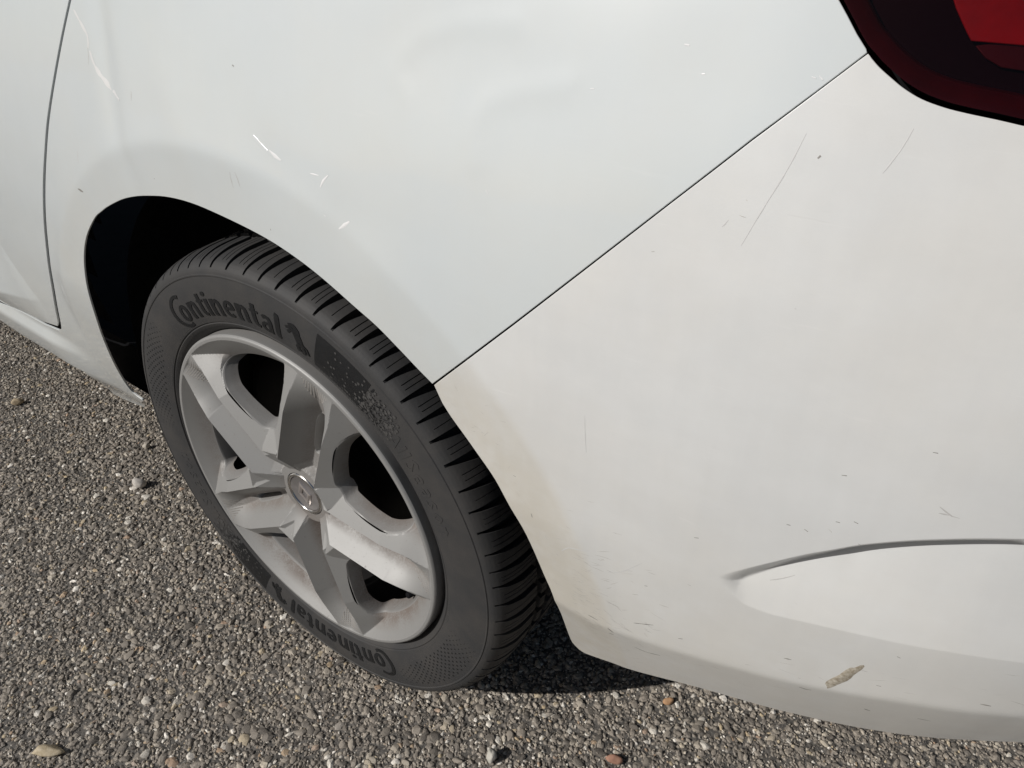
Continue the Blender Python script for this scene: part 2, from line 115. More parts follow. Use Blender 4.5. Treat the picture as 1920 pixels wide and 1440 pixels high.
def reflection_ridges(u, z):  # low ridges shaped into the skin to imitate bright reflected curves
    u = np.asarray(u, float); z = np.asarray(z, float); s = 0
    if u.size == 0: return 0
    for a in _arcs:
        d2 = None
        for (u0, z0), (u1, z1) in zip(a[:-1], a[1:]):
            L2 = (u1 - u0) ** 2 + (z1 - z0) ** 2; t = np.clip(((u - u0) * (u1 - u0) + (z - z0) * (z1 - z0)) / L2, 0, 1)
            q = (u - u0 - t * (u1 - u0)) ** 2 + (z - z0 - t * (z1 - z0)) ** 2; d2 = q if d2 is None else np.minimum(d2, q)
        s = s + .00040 * np.exp(-d2 / .0095 ** 2)
    return s
def h_quarter(u, z): return hbase(u, z) + dents(u, z) + reflection_ridges(u, z) + .010 * (1 - smooth(.312, .345, z)) * (1 - smooth(-.58, -.44, u))
def h_bumper(u, z): return hbase(u, z) + pocket(u, z)
_dl = poly('door_gap')
def h_door(u, z): return hbase(u, z) + wedge(u, z)
def h_plain(u, z): return hbase(u, z)

# ------------------------------------------------------------------ materials
def new_mat(name):
    m = bpy.data.materials.new(name); m.use_nodes = True
    nt = m.node_tree; b = nt.nodes['Principled BSDF']
    return m, nt, b
def N(nt, typ, **kw):
    n = nt.nodes.new(typ)
    for k, v in kw.items():
        if k in n.inputs.keys() if isinstance(k, str) else False: n.inputs[k].default_value = v
        else: setattr(n, k, v)
    return n
def ramp(nt, fac, stops):
    r = nt.nodes.new('ShaderNodeValToRGB'); e = r.color_ramp.elements
    while len(e) > 1: e.remove(e[-1])
    for i, (p_, c) in enumerate(stops):
        el = e[0] if i == 0 else e.new(p_)
        el.position = p_; el.color = (*c, 1) if len(c) == 3 else c
    nt.links.new(fac, r.inputs[0]); return r.outputs[0]
def noise(nt, vec, scale, detail=4, rough=.55, out=0):
    n = nt.nodes.new('ShaderNodeTexNoise'); n.inputs['Scale'].default_value = scale
    n.inputs['Detail'].default_value = detail; n.inputs['Roughness'].default_value = rough
    nt.links.new(vec, n.inputs['Vector']); return n.outputs[out]
def mapping(nt, vec, scale=(1, 1, 1), rot=(0, 0, 0), loc=(0, 0, 0)):
    m = nt.nodes.new('ShaderNodeMapping'); m.inputs['Scale'].default_value = scale
    m.inputs['Rotation'].default_value = rot; m.inputs['Location'].default_value = loc
    nt.links.new(vec, m.inputs[0]); return m.outputs[0]
def mix(nt, fac, a, b, mode='MIX'):
    m = nt.nodes.new('ShaderNodeMix'); m.data_type = 'RGBA'; m.blend_type = mode
    for sock, v in ((m.inputs[0], fac), (m.inputs[6], a), (m.inputs[7], b)):
        if isinstance(v, (int, float)): sock.default_value = v
        elif isinstance(v, tuple): sock.default_value = (*v, 1) if len(v) == 3 else v
        else: nt.links.new(v, sock)
    return m.outputs[2]
def math_n(nt, op, a, b=0.0, clamp=False):
    m = nt.nodes.new('ShaderNodeMath'); m.operation = op; m.use_clamp = clamp
    for sock, v in ((m.inputs[0], a), (m.inputs[1], b)):
        if isinstance(v, (int, float)): sock.default_value = v
        else: nt.links.new(v, sock)
    return m.outputs[0]
def mrange(nt, v, a, b, c=0.0, d=1.0):
    m = nt.nodes.new('ShaderNodeMapRange'); m.interpolation_type = 'SMOOTHSTEP'
    nt.links.new(v, m.inputs[0])
    for i, q in zip((1, 2, 3, 4), (a, b, c, d)): m.inputs[i].default_value = q
    return m.outputs[0]
def bump(nt, height, strength, dist, b):
    n = nt.nodes.new('ShaderNodeBump'); n.inputs['Strength'].default_value = strength; n.inputs['Distance'].default_value = dist
    nt.links.new(height, n.inputs['Height']); nt.links.new(n.outputs[0], b.inputs['Normal'])
def objco(nt):
    return nt.nodes.new('ShaderNodeTexCoord').outputs['Object']
def sepxyz(nt, v):
    s = nt.nodes.new('ShaderNodeSeparateXYZ'); nt.links.new(v, s.inputs[0]); return s.outputs
def arch_dist(nt, co):
    """distance from the wheel axis, for road dirt thrown around the arch"""
    s = sepxyz(nt, co)
    dz = math_n(nt, 'SUBTRACT', s[2], WZ)
    return math_n(nt, 'SQRT', math_n(nt, 'ADD', math_n(nt, 'MULTIPLY', s[0], s[0]), math_n(nt, 'MULTIPLY', dz, dz))), s

def paint(name, base, rough, coat, dirt_amt, warm):
    m, nt, b = new_mat(name); co = objco(nt)
    r, s = arch_dist(nt, co)
    cloud = noise(nt, co, 7.0, 5, .6)
    fine = noise(nt, co, 60.0, 4, .6)
    scuff = noise(nt, mapping(nt, co, (14, 14, 160)), 1.0, 3, .6)
    streak = noise(nt, mapping(nt, co, (30, 30, 420)), 1.0, 2, .5)
    dirt = math_n(nt, 'MULTIPLY', math_n(nt, 'ADD', math_n(nt, 'MULTIPLY', mrange(nt, r, .436, .422), .55), math_n(nt, 'MULTIPLY', mrange(nt, r, .50, .37), .45)), mrange(nt, s[2], .78, .48))
    low = mrange(nt, s[2], .62, .33)
    d2 = math_n(nt, 'MAXIMUM', dirt, math_n(nt, 'MULTIPLY', low, .50))
    d3 = math_n(nt, 'MULTIPLY', d2, mrange(nt, math_n(nt, 'ADD', math_n(nt, 'MULTIPLY', cloud, .6), math_n(nt, 'MULTIPLY', fine, .4)), .12, .60))
    d4 = math_n(nt, 'MULTIPLY', d3, dirt_amt, True)
    col = mix(nt, mrange(nt, cloud, .35, .7), base, tuple(c * w for c, w in zip(base, (1.0, .985, .965))))
    col = mix(nt, d4, col, warm)
    sc = math_n(nt, 'MULTIPLY', mrange(nt, scuff, .60, .78), mrange(nt, streak, .45, .75))
    col = mix(nt, math_n(nt, 'MULTIPLY', sc, .22 * dirt_amt + .02), col, (.93, .92, .90))
    grime = math_n(nt, 'MULTIPLY', mrange(nt, streak, .66, .80), math_n(nt, 'MULTIPLY', mrange(nt, scuff, .5, .75), .16 * dirt_amt))
    col = mix(nt, grime, col, (.30, .28, .26))
    drip = noise(nt, mapping(nt, co, (55, 55, 9)), 1.0, 3, .6); patch = noise(nt, mapping(nt, co, (9, 9, 16)), 1.0, 5, .62)
    shade = math_n(nt, 'MULTIPLY', mrange(nt, drip, .3, .7, 1.0 - .012 * dirt_amt, 1.0 + .008 * dirt_amt), mrange(nt, patch, .3, .7, 1.0 - .03 * dirt_amt, 1.0 + .02 * dirt_amt))
    col = mix(nt, 1.0, col, shade, 'MULTIPLY')
    nt.links.new(col, b.inputs['Base Color'])
    rg = mix(nt, mrange(nt, cloud, .3, .7), (rough,) * 3, (rough * 1.25,) * 3)
    nt.links.new(rg, b.inputs['Roughness'])
    b.inputs['Coat Weight'].default_value = coat; b.inputs['Coat Roughness'].default_value = .04 if coat > .5 else .2
    b.inputs['Specular IOR Level'].default_value = .5
    if coat <= .5: bump(nt, noise(nt, co, 900, 2, .5), .06, .0006, b)
    return m
M = {}
M['paint'] = paint('white_gloss_paint', (.672, .712, .722), .35, 1.0, .35, (.60, .565, .49))
M['plastic'] = paint('white_bumper_paint', (.735, .742, .736), .42, .35, 1.0, (.61, .58, .515))
def simple(name, col, rough, metal=0.0, coat=0.0, nscale=0, namt=0.0, bscale=0, bdist=0.0, col2=None):
    m, nt, b = new_mat(name); co = objco(nt)
    if nscale:
        f = mrange(nt, noise(nt, co, nscale, 5, .6), .35, .7)
        c = mix(nt, f, col, col2 or tuple(min(1, x * (1 + namt)) for x in col)); nt.links.new(c, b.inputs['Base Color'])
    else: b.inputs['Base Color'].default_value = (*col, 1)
    b.inputs['Roughness'].default_value = rough; b.inputs['Metallic'].default_value = metal
    b.inputs['Coat Weight'].default_value = coat
    if bscale: bump(nt, noise(nt, co, bscale, 3, .6), .5, bdist, b)
    return m
M['black'] = simple('black_plastic', (.006, .006, .007), .7, nscale=30, namt=.8)
M['black'].node_tree.nodes['Principled BSDF'].inputs['Specular IOR Level'].default_value = .08
M['seal'] = simple('dark_seam', (.03, .03, .03), .6, nscale=90, namt=.5)
M['rubber'] = simple('tyre_rubber', (.035, .035, .036), .68, nscale=18, col2=(.050, .047, .045), bscale=420, bdist=.0003)
M['rubber_black'] = simple('moulded_black_rubber', (.0045, .005, .006), .55, nscale=60, namt=.5)
M['rubber_grey'] = simple('worn_grey_rubber', (.062, .060, .058), .7, nscale=40, namt=.3)
M['steel'] = simple('black_steel', (.006, .005, .005), .55, nscale=25, namt=.9)
M['brown'] = simple('dusty_steel', (.05, .040, .036), .7, nscale=40, namt=.8)
M['chrome'] = simple('satin_chrome', (.62, .60, .58), .22, 1.0, nscale=60, namt=.1)
M['cap'] = simple('cap_grey', (.26, .245, .24), .42, .55, nscale=60, namt=.25)
M['emblem'] = simple('emblem_silver', (.50, .46, .44), .35, .75, nscale=60, namt=.2)
M['lamp_black'] = simple('lamp_bezel', (.003, .0025, .004), .35, coat=.0, nscale=20, namt=.7)
M['lamp_black'].node_tree.nodes['Principled BSDF'].inputs['Specular IOR Level'].default_value = .05
M['lamp_red'] = simple('lamp_red_reflector', (.15, .002, .006), .4, nscale=22, col2=(.06, .001, .003))
M['lamp_dark_red'] = simple('lamp_dark_red', (.020, .0012, .003), .3, nscale=40, col2=(.014, .001, .002))
M['scuff_mid'] = simple('scuff_grey', (.44, .425, .40), .75, nscale=200, namt=.4)
M['glint_soft'] = simple('painted_soft_glint', (.80, .80, .80), .3, coat=1.0, nscale=80, namt=.04)  # soft bright streaks of light, put in as a paler colour
M['grit_dark'] = simple('scuff_dark', (.20, .19, .175), .8, nscale=200, namt=.8)
M['grit_faint'] = simple('scuff_faint', (.635, .63, .62), .6, nscale=200, namt=.05)
M['grit_soft'] = simple('scuff_soft', (.50, .49, .475), .7, nscale=200, namt=.15)
M['glint'] = simple('painted_glint', (.86, .86, .86), .22, coat=.6, nscale=300, namt=.05)  # sun sparkle on scratches, put in as white colour on raised strips
M['chip'] = simple('bare_plastic_chip', (.30, .255, .19), .85, nscale=260, col2=(.56, .52, .44), bscale=700, bdist=.0006)
M['glass'] = simple('dark_side_glass', (.02, .025, .025), .05, coat=1.0, nscale=3, namt=.2)

def wheel_silver():
    m, nt, b = new_mat('silver_wheel_paint'); co = objco(nt)
    dust = nt.nodes.new('ShaderNodeAttribute'); dust.attribute_name = 'dust'
    cl = noise(nt, co, 28, 5, .65); fi = noise(nt, co, 500, 3, .6)
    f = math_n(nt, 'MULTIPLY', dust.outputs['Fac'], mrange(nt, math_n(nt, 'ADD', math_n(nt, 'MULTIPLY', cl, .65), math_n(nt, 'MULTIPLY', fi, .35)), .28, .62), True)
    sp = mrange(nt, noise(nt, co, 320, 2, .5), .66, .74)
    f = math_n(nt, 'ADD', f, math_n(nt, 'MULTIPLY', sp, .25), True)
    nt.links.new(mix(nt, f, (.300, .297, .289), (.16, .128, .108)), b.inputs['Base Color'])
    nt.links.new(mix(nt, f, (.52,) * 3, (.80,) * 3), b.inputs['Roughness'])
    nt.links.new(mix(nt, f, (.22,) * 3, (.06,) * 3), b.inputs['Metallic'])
    bump(nt, noise(nt, co, 1500, 2, .5), .10, .0004, b)
    return m
M['silver'] = wheel_silver()

def lens_mat():
    m = bpy.data.materials.new('smoked_red_lens'); m.use_nodes = True; nt = m.node_tree; nt.nodes.clear()
    out = nt.nodes.new('ShaderNodeOutputMaterial'); tr = nt.nodes.new('ShaderNodeBsdfTransparent'); gl = nt.nodes.new('ShaderNodeBsdfGlossy')
    tr.inputs[0].default_value = (.93, .42, .46, 1); gl.inputs['Roughness'].default_value = .03
    fr = nt.nodes.new('ShaderNodeFresnel'); fr.inputs[0].default_value = 1.33
    co = objco(nt); n_ = noise(nt, co, 5, 3, .5)
    bp = nt.nodes.new('ShaderNodeBump'); bp.inputs['Strength'].default_value = .2; bp.inputs['Distance'].default_value = .004
    nt.links.new(n_, bp.inputs['Height']); nt.links.new(bp.outputs[0], gl.inputs['Normal']); 
    mx = nt.nodes.new('ShaderNodeMixShader'); nt.links.new(fr.outputs[0], mx.inputs[0]); nt.links.new(tr.outputs[0], mx.inputs[1]); nt.links.new(gl.outputs[0], mx.inputs[2])
    nt.links.new(mx.outputs[0], out.inputs[0]); return m
M['lens'] = lens_mat()

STONE_STOPS = [(0.0, (0.120, 0.105, 0.090)), (.12, (0.217, 0.191, 0.161)), (.32, (0.326, 0.285, 0.237)), (.52, (0.401, 0.351, 0.291)), (.64, (0.250, 0.221, 0.189)), (.76, (0.467, 0.411, 0.339)), (.87, (0.565, 0.502, 0.408)), (.895, (0.597, 0.481, 0.311)), (.91, (0.477, 0.337, 0.237)), (.92, (0.456, 0.411, 0.357)), (.955, (0.781, 0.728, 0.634)), (1.0, (0.934, 0.875, 0.783))]
def ground_mat():
    m, nt, b = new_mat('worn_asphalt'); co = objco(nt)
    big = noise(nt, co, 6, 4, .6); med = noise(nt, co, 120, 4, .65); fine = noise(nt, co, 700, 3, .7)
    v = nt.nodes.new('ShaderNodeTexVoronoi'); v.inputs['Scale'].default_value = 120; nt.links.new(mapping(nt, co, (1, 1, .3)), v.inputs['Vector'])
    cell = sepxyz(nt, v.outputs['Color'])[0]
    col = mix(nt, mrange(nt, med, .35, .65), (.062, .058, .053), (.15, .138, .124))
    col = mix(nt, mrange(nt, fine, .55, .75), col, (.44, .41, .37))
    stone = mix(nt, 1.0, ramp(nt, cell, STONE_STOPS), mrange(nt, fine, .3, .7, .7, 1.15), 'MULTIPLY')
    col = mix(nt, math_n(nt, 'MULTIPLY', mrange(nt, v.outputs['Distance'], .52, .30), .85), col, stone)
    col = mix(nt, math_n(nt, 'MULTIPLY', mrange(nt, big, .4, .7), .25), col, (.22, .195, .168))
    nt.links.new(col, b.inputs['Base Color']); b.inputs['Roughness'].default_value = .9
    h = math_n(nt, 'ADD', mrange(nt, v.outputs['Distance'], .55, .05), math_n(nt, 'MULTIPLY', med, .9))
    bump(nt, h, .9, .0032, b)
    return m
M['asphalt'] = ground_mat()
def stone_mat(name, use_obj):
    m, nt, b = new_mat(name); co = objco(nt)
    if use_obj: src = nt.nodes.new('ShaderNodeObjectInfo').outputs['Random']
    else:
        a = nt.nodes.new('ShaderNodeAttribute'); a.attribute_name = 'tone'; src = a.outputs['Fac']
    c = ramp(nt, src, STONE_STOPS)
    g = nt.nodes.new('ShaderNodeTexCoord').outputs['Object']
    n1 = mrange(nt, noise(nt, co, 260, 4, .65), .3, .72, .62, 1.25)
    c = mix(nt, 1.0, c, n1, 'MULTIPLY')
    nt.links.new(c, b.inputs['Base Color']); b.inputs['Roughness'].default_value = .72
    bump(nt, noise(nt, co, 600, 3, .6), .5, .0012, b)
    return m
M['stone'] = stone_mat('aggregate_stone', True); M['gravel'] = stone_mat('aggregate_mass', False)
def pebble_mat(name, c1, c2):
    return simple(name, c1, .75, nscale=130, col2=c2, bscale=350, bdist=.0012)

# ------------------------------------------------------------------ object helpers
def link(o, parent=None):
    C.objects.link(o)
    if parent is not None: o.parent = parent
    return o
def mesh_obj(name, verts, faces, mat, parent=None, smooth_=True, normals=None):
    me = bpy.data.meshes.new(name)
    v = np.asarray(verts, float); me.from_pydata(v.tolist(), [], [list(f) for f in faces]); me.update()
    if smooth_: me.shade_smooth()
    if normals is not None: me.normals_split_custom_set_from_vertices([tuple(n) for n in normals])
    me.materials.append(mat)
    return link(bpy.data.objects.new(name, me), parent)
def empty(name, loc=(0, 0, 0), parent=None):
    o = bpy.data.objects.new(name, None); o.location = loc; o.empty_display_size = .1; return link(o, parent)
def tag(o, label=None, cat=None, group=None, kind=None):
    if label: o['label'] = label
    if cat: o['category'] = cat
    if group: o['group'] = group
    if kind: o['kind'] = kind
    return o
def grid_faces(nu, nv, closed_u=False):
    f = []
    for i in range(nu if closed_u else nu - 1):
        i2 = (i + 1) % nu
        for j in range(nv - 1): f.append((i * nv + j, i2 * nv + j, i2 * nv + j + 1, i * nv + j + 1))
    return f

def resample(p, step, closed=True):
    p = np.asarray(p, float); q = np.vstack([p, p[:1]]) if closed else p
    out = []
    for a, b in zip(q[:-1], q[1:]):
        n = max(1, int(round(np.linalg.norm(b - a) / step)))
        for i in range(n): out.append(a + (b - a) * i / n)
    if not closed: out.append(q[-1])
    return np.array(out)
def catmull(p, step):
    p = np.asarray(p, float); out = []
    e = np.vstack([2 * p[0] - p[1], p, 2 * p[-1] - p[-2]])
    for i in range(1, len(e) - 2):
        a, b, c, d = e[i - 1], e[i], e[i + 1], e[i + 2]
        n = max(1, int(np.linalg.norm(c - b) / step))
        for k in range(n):
            t = k / n
            out.append(.5 * ((2 * b) + (c - a) * t + (2 * a - 5 * b + 4 * c - d) * t * t + (3 * b - a - 3 * c + d) * t ** 3))
    out.append(p[-1]); return np.array(out)
def inside(poly_, pts):
    x, y = pts[:, 0], pts[:, 1]; r = np.zeros(len(pts), bool); n = len(poly_)
    for i in range(n):
        x1, y1 = poly_[i]; x2, y2 = poly_[(i + 1) % n]
        if y1 == y2: continue
        c = ((y1 > y) != (y2 > y)) & (x < (x2 - x1) * (y - y1) / (y2 - y1) + x1); r ^= c
    return r
def surf_normals(u, z, hf, off=0):
    e = 6e-4
    a = P(u + e, z, hf, off) - P(u - e, z, hf, off); b = P(u, z + e, hf, off) - P(u, z - e, hf, off)
    n = np.cross(a, b); n /= np.linalg.norm(n, axis=1)[:, None]; return n
def area2(p): x, y = p[:, 0], p[:, 1]; return .5 * np.sum(x * np.roll(y, -1) - y * np.roll(x, -1))

def panel(name, outline, hf, mat, parent, spacing=.012, extra=None, off=0.0, depth=.0035, edge_step=.005, thick=True, arch_depth=None, relabel=None):
    """a pressed sheet: outline in (u,z), laid on the body surface, with edges rolled inward"""
    o = resample(outline, edge_step)
    if area2(o) < 0: o = o[::-1]
    lo, hi = o.min(0), o.max(0)
    g = np.stack(np.meshgrid(np.arange(lo[0], hi[0], spacing), np.arange(lo[1], hi[1], spacing)), -1).reshape(-1, 2)
    g = g + ((np.round(g[:, 1] / spacing) % 2) * spacing * .5)[:, None] * [1, 0]
    if extra is not None and len(extra): 
        g = np.vstack([g, extra])
    g = g[inside(o, g)]
    # keep interior points clear of the outline
    keep = np.ones(len(g), bool)
    for i0 in range(0, len(o), 200):
        d = np.linalg.norm(g[:, None] - o[None, i0:i0 + 200], axis=2).min(1); keep &= d > edge_step * .55
    g = g[keep]
    allp = np.vstack([o, g]); n = len(o)
    vv, ee, ff, *_ = delaunay_2d_cdt([Vector(p) for p in allp], [], [list(range(n))], 1, 1e-7)
    V2 = np.array([[v.x, v.y] for v in vv])
    # boundary = first n verts keep order only if none merged; find by matching
    F = [list(f) for f in ff]
    V3 = P(V2[:, 0], V2[:, 1], hf, off); NN = surf_normals(V2[:, 0], V2[:, 1], hf, off)
    # rolled edge rings
    from collections import defaultdict
    cnt = defaultdict(int)
    for f in F:
        for a, b in zip(f, f[1:] + f[:1]): cnt[(a, b)] += 1
    be = [(a, b) for (a, b) in cnt if (b, a) not in cnt]
    nxt = dict(be); prv = {b: a for a, b in be}
    bidx = list(nxt.keys()); pos = {a: i for i, a in enumerate(bidx)}
    B2 = V2[bidx]; T = V2[[nxt[a] for a in bidx]] - V2[[prv[a] for a in bidx]]
    T /= np.linalg.norm(T, axis=1)[:, None] + 1e-12; O2 = np.stack([T[:, 1], -T[:, 0]], 1)
    base = len(V3); m = len(bidx)
    verts = [V3]; norms = [NN]
    nb = NN[bidx]; out3 = P(B2[:, 0] + O2[:, 0] * 1e-3, B2[:, 1] + O2[:, 1] * 1e-3, hf, off) - P(B2[:, 0], B2[:, 1], hf, off)
    out3 /= np.linalg.norm(out3, axis=1)[:, None] + 1e-12
    b3 = V3[bidx]
    rings = [(.0004, -.0003, .5), (.0006, -.0010, .95), (.0004, -.0022, 1.0), (-.0006, -depth, 1.0)] if thick else []
    for (a, d, w) in rings:
        dv = np.full((m, 1), d)
        if arch_depth and d == -depth: dv[np.abs(np.hypot(B2[:, 0], B2[:, 1] - WZ) - .385)[:, None] < .05] = -arch_depth
        verts.append(b3 + out3 * a + nb * dv)
        q = nb * (1 - w) + out3 * w; norms.append(q / np.linalg.norm(q, axis=1)[:, None])
    prev = [bidx] + [[base + k * m + i for i in range(m)] for k in range(len(rings))]
    for k in range(len(rings)):
        for a in bidx:
            i, j = pos[a], pos[nxt[a]]
            F.append([prev[k][j], prev[k][i], prev[k + 1][i], prev[k + 1][j]][::1])
    verts = np.vstack(verts); norms = np.vstack(norms)
    ob = mesh_obj(name, verts, F, mat, parent, True, norms)
    return ob

# ------------------------------------------------------------------ ground
GX0, GX1, GY0, GY1 = -2.3, 1.35, -.75, .95
def ground_height(x, y):
    return -.0045 + .0012 * np.sin(x * 7.1 + 1.3) * np.sin(y * 8.3 + .4)
def make_ground():
    xs = np.concatenate([[-60, -20, -8, -4], np.linspace(-2.6, 1.6, 60), [3, 8, 20, 60]])
    ys = np.concatenate([[-60, -20, -8, -3], np.linspace(-1.0, 1.2, 40), [3, 8, 20, 60]])
    X, Y = np.meshgrid(xs, ys, indexing='ij'); Z = ground_height(X, Y)
    o = mesh_obj('ground', np.stack([X, Y, Z], -1).reshape(-1, 3), grid_faces(len(xs), len(ys)), M['asphalt'])
    return tag(o, 'worn grey brown asphalt with exposed rounded aggregate', None, None, 'structure')
ground = make_ground()

def icosphere_pts(sub):
    bm = bmesh.new(); bmesh.ops.create_icosphere(bm, subdivisions=sub, radius=1.0)
    v = np.array([x.co[:] for x in bm.verts]); f = np.array([[q.index for q in x.verts] for x in bm.faces]); bm.free(); return v, f
def stone_template(r, sub=2, keep=-.25):
    """an irregular rounded stone, the buried underside left off"""
    v, f = icosphere_pts(sub)
    k = r.normal(size=(4, 3)) * 1.1; ph = r.uniform(0, 6.28, 4); am = r.uniform(.05, .14, 4)
    s = 1 + sum(a * np.sin(v @ kk * 2.0 + p_) for kk, p_, a in zip(k, ph, am))
    for _ in range(int(r.integers(7, 13))):                         # worn facets
        n = r.normal(size=3); n[2] = abs(n[2]) * .8; n /= np.linalg.norm(n); c = r.uniform(.52, .84)
        d = (v * s[:, None]) @ n; over = np.maximum(0, d - c); s = s - .97 * over / np.maximum(v @ n, .2)
    v = v * s[:, None]
    fk = f[v[f][:, :, 2].max(1) > keep] if keep is not None else f
    used = np.unique(fk); m = -np.ones(len(v), int); m[used] = np.arange(len(used))
    return v[used], m[fk]
def in_view(x, y, pad):
    """ground that the picture, or a step to either side, can show"""
    q = np.stack([x, y], 1)
    out = np.array([[-1.75, .42], [-1.75, -.05], [-.25, -.62], [.25, -.40], [1.15, .10], [1.15, .62], [.2, .60]])
    return inside(out, q)
def scatter():
    tmpl = [stone_template(np.random.default_rng(100 + i), 1) for i in range(26)]
    big = [stone_template(np.random.default_rng(300 + i), 2, -.3) for i in range(14)]
    p = .0070
    gx, gy = np.meshgrid(np.arange(GX0, GX1, p), np.arange(GY0, GY1, p), indexing='ij')
    gx = gx.ravel() + rng.uniform(-.55, .55, gx.size) * p; gy = gy.ravel() + rng.uniform(-.55, .55, gy.size) * p
    k = in_view(gx, gy, 0); gx, gy = gx[k], gy[k]; n = len(gx)
    size = np.clip(rng.lognormal(math.log(.0045), .38, n), .0019, .0092)         # half length
    tone = rng.uniform(0, 1, n); 
    patch = np.sin(gx * 9 + 2 * np.sin(gy * 6)) * np.sin(gy * 11 + 1.0)
    size *= 1 + .10 * patch
    # individual stones: the 300 that show largest
    dist = np.sqrt((gx - CAM_POS[0]) ** 2 + (gy - CAM_POS[1]) ** 2 + CAM_POS[2] ** 2)
    vis = np.stack([gx, gy, 0 * gx], 1) - np.array(CAM_POS); R_ = np.array(CAM_R); q = vis @ R_.T
    px = q[:, 0] / q[:, 2] * 1470.85; py = q[:, 1] / q[:, 2] * 1470.85
    seen = (np.abs(px) < 950) & (np.abs(py) < 710) & ~((gx > -.35) & (gy > .02 + .42 * np.maximum(gx - .05, 0)) & (gx < .3)) & (gy < .05 + .40 * np.maximum(gx, 0)) 
    score = np.where(seen, size / dist, -1); pick = np.argsort(-score)[:300]
    mask = np.zeros(n, bool); mask[pick] = True
    def place(i, r):
        a = r.uniform(0, 6.283); ca, sa = math.cos(a), math.sin(a)
        sx, sy, sz = size[i], size[i] * r.uniform(.50, .90), size[i] * r.uniform(.30, .55)
        tx, ty = r.normal(0, .12, 2)
        Rz = np.array([[ca, -sa, 0], [sa, ca, 0], [0, 0, 1]])
        T = np.array([[1, 0, tx], [0, 1, ty], [-tx, -ty, 1]])
        return Rz @ T @ np.diag([sx, sy, sz]), a
    r = np.random.default_rng(5)
    V, F, TN = [], [], []; nv = 0
    for i in np.nonzero(~mask)[0]:
        tv, tf = tmpl[int(r.integers(len(tmpl)))]
        A, _ = place(i, r); h0 = r.uniform(-.0006, .0012)
        v = tv @ A.T + [gx[i], gy[i], ground_height(gx[i], gy[i]) + h0]
        V.append(v); F.append(tf + nv); TN.append(np.full(len(v), tone[i])); nv += len(v)
    # chips and grit between the stones: small angular shards
    m = 105000; ex = rng.uniform(GX0, GX1, m * 4); ey = rng.uniform(GY0, GY1, m * 4); k = in_view(ex, ey, 0); ex, ey = ex[k][:m], ey[k][:m]; n_in = len(ex)
    fx = rng.uniform(GX0 - .5, GX1 + .3, 62000); fy = rng.uniform(GY0 - .4, GY1, 62000); k = ~in_view(fx, fy, 0)          # thinner cover beyond
    ex, ey = np.concatenate([ex, fx[k]]), np.concatenate([ey, fy[k]]); m = len(ex)
    gsz = np.clip(rng.lognormal(math.log(.00155), .40, m), .0006, .0034); gsz[n_in:] *= 2.3
    shp = np.array([[1, .1, -.1], [.35, .8, -.1], [-.6, .75, -.1], [-1, -.1, -.1], [-.4, -.8, -.1], [.6, -.7, -.1], [.35, .1, .62], [-.35, .15, .55], [-.05, -.4, .58]])
    fs = np.array([[0, 1, 6], [1, 2, 7], [1, 7, 6], [2, 3, 7], [3, 4, 8], [3, 8, 7], [4, 5, 8], [5, 0, 6], [5, 6, 8], [6, 7, 8]])
    jit = shp[None] * rng.uniform(.62, 1.3, (m, 9, 1)) * np.array([1, .85, 1])
    ang = rng.uniform(0, 6.28, m); ca, sa = np.cos(ang)[:, None], np.sin(ang)[:, None]
    ev = np.stack([jit[:, :, 0] * ca - jit[:, :, 1] * sa, jit[:, :, 0] * sa + jit[:, :, 1] * ca, jit[:, :, 2] * rng.uniform(.6, 1.2, (m, 1))], -1) * gsz[:, None, None]
    ev[:, :, 0] += ex[:, None]; ev[:, :, 1] += ey[:, None]; ev[:, :, 2] += (ground_height(ex, ey) + rng.uniform(0, .0012, m))[:, None]
    gt = rng.uniform(0, 1, m) ** .72
    F.append((fs[None] + 9 * np.arange(m)[:, None, None]).reshape(-1, 3) + nv); V.append(ev.reshape(-1, 3)); TN.append(np.repeat(gt, 9))
    V = np.vstack(V); F = np.vstack(F); TN = np.concatenate(TN)
    me = bpy.data.meshes.new('gravel'); me.vertices.add(len(V)); me.vertices.foreach_set('co', V.astype(np.float32).ravel())
    me.loops.add(F.size); me.loops.foreach_set('vertex_index', F.astype(np.int32).ravel())
    me.polygons.add(len(F)); me.polygons.foreach_set('loop_start', np.arange(0, F.size, 3, dtype=np.int32))
    me.polygons.foreach_set('use_smooth', np.zeros(len(F), bool))
    at = me.attributes.new('tone', 'FLOAT', 'POINT'); at.data.foreach_set('value', TN.astype(np.float32))
    me.update(); me.validate(); me.materials.append(M['gravel'])
    g = link(bpy.data.objects.new('gravel', me), ground); tag(g, None, None, None, 'stuff')
    meshes = []
    for i, (tv, tf) in enumerate(big):
        bme = bpy.data.meshes.new('stone'); bme.from_pydata(tv.tolist(), [], tf.tolist()); bme.shade_smooth(); bme.set_sharp_from_angle(angle=math.radians(26)); bme.materials.append(M['stone']); meshes.append(bme)
    for i in pick:
        o = bpy.data.objects.new('stone', meshes[int(r.integers(len(meshes)))])
        s = size[i] * r.uniform(.85, 1.08)
        o.location = (gx[i], gy[i], float(ground_height(gx[i], gy[i])) + r.uniform(-.0006, .0012))
        o.rotation_euler = (r.normal(0, .12), r.normal(0, .12), r.uniform(0, 6.28)); o.scale = (s, s * r.uniform(.55, .92), s * r.uniform(.30, .48))
        link(o, ground)
scatter()

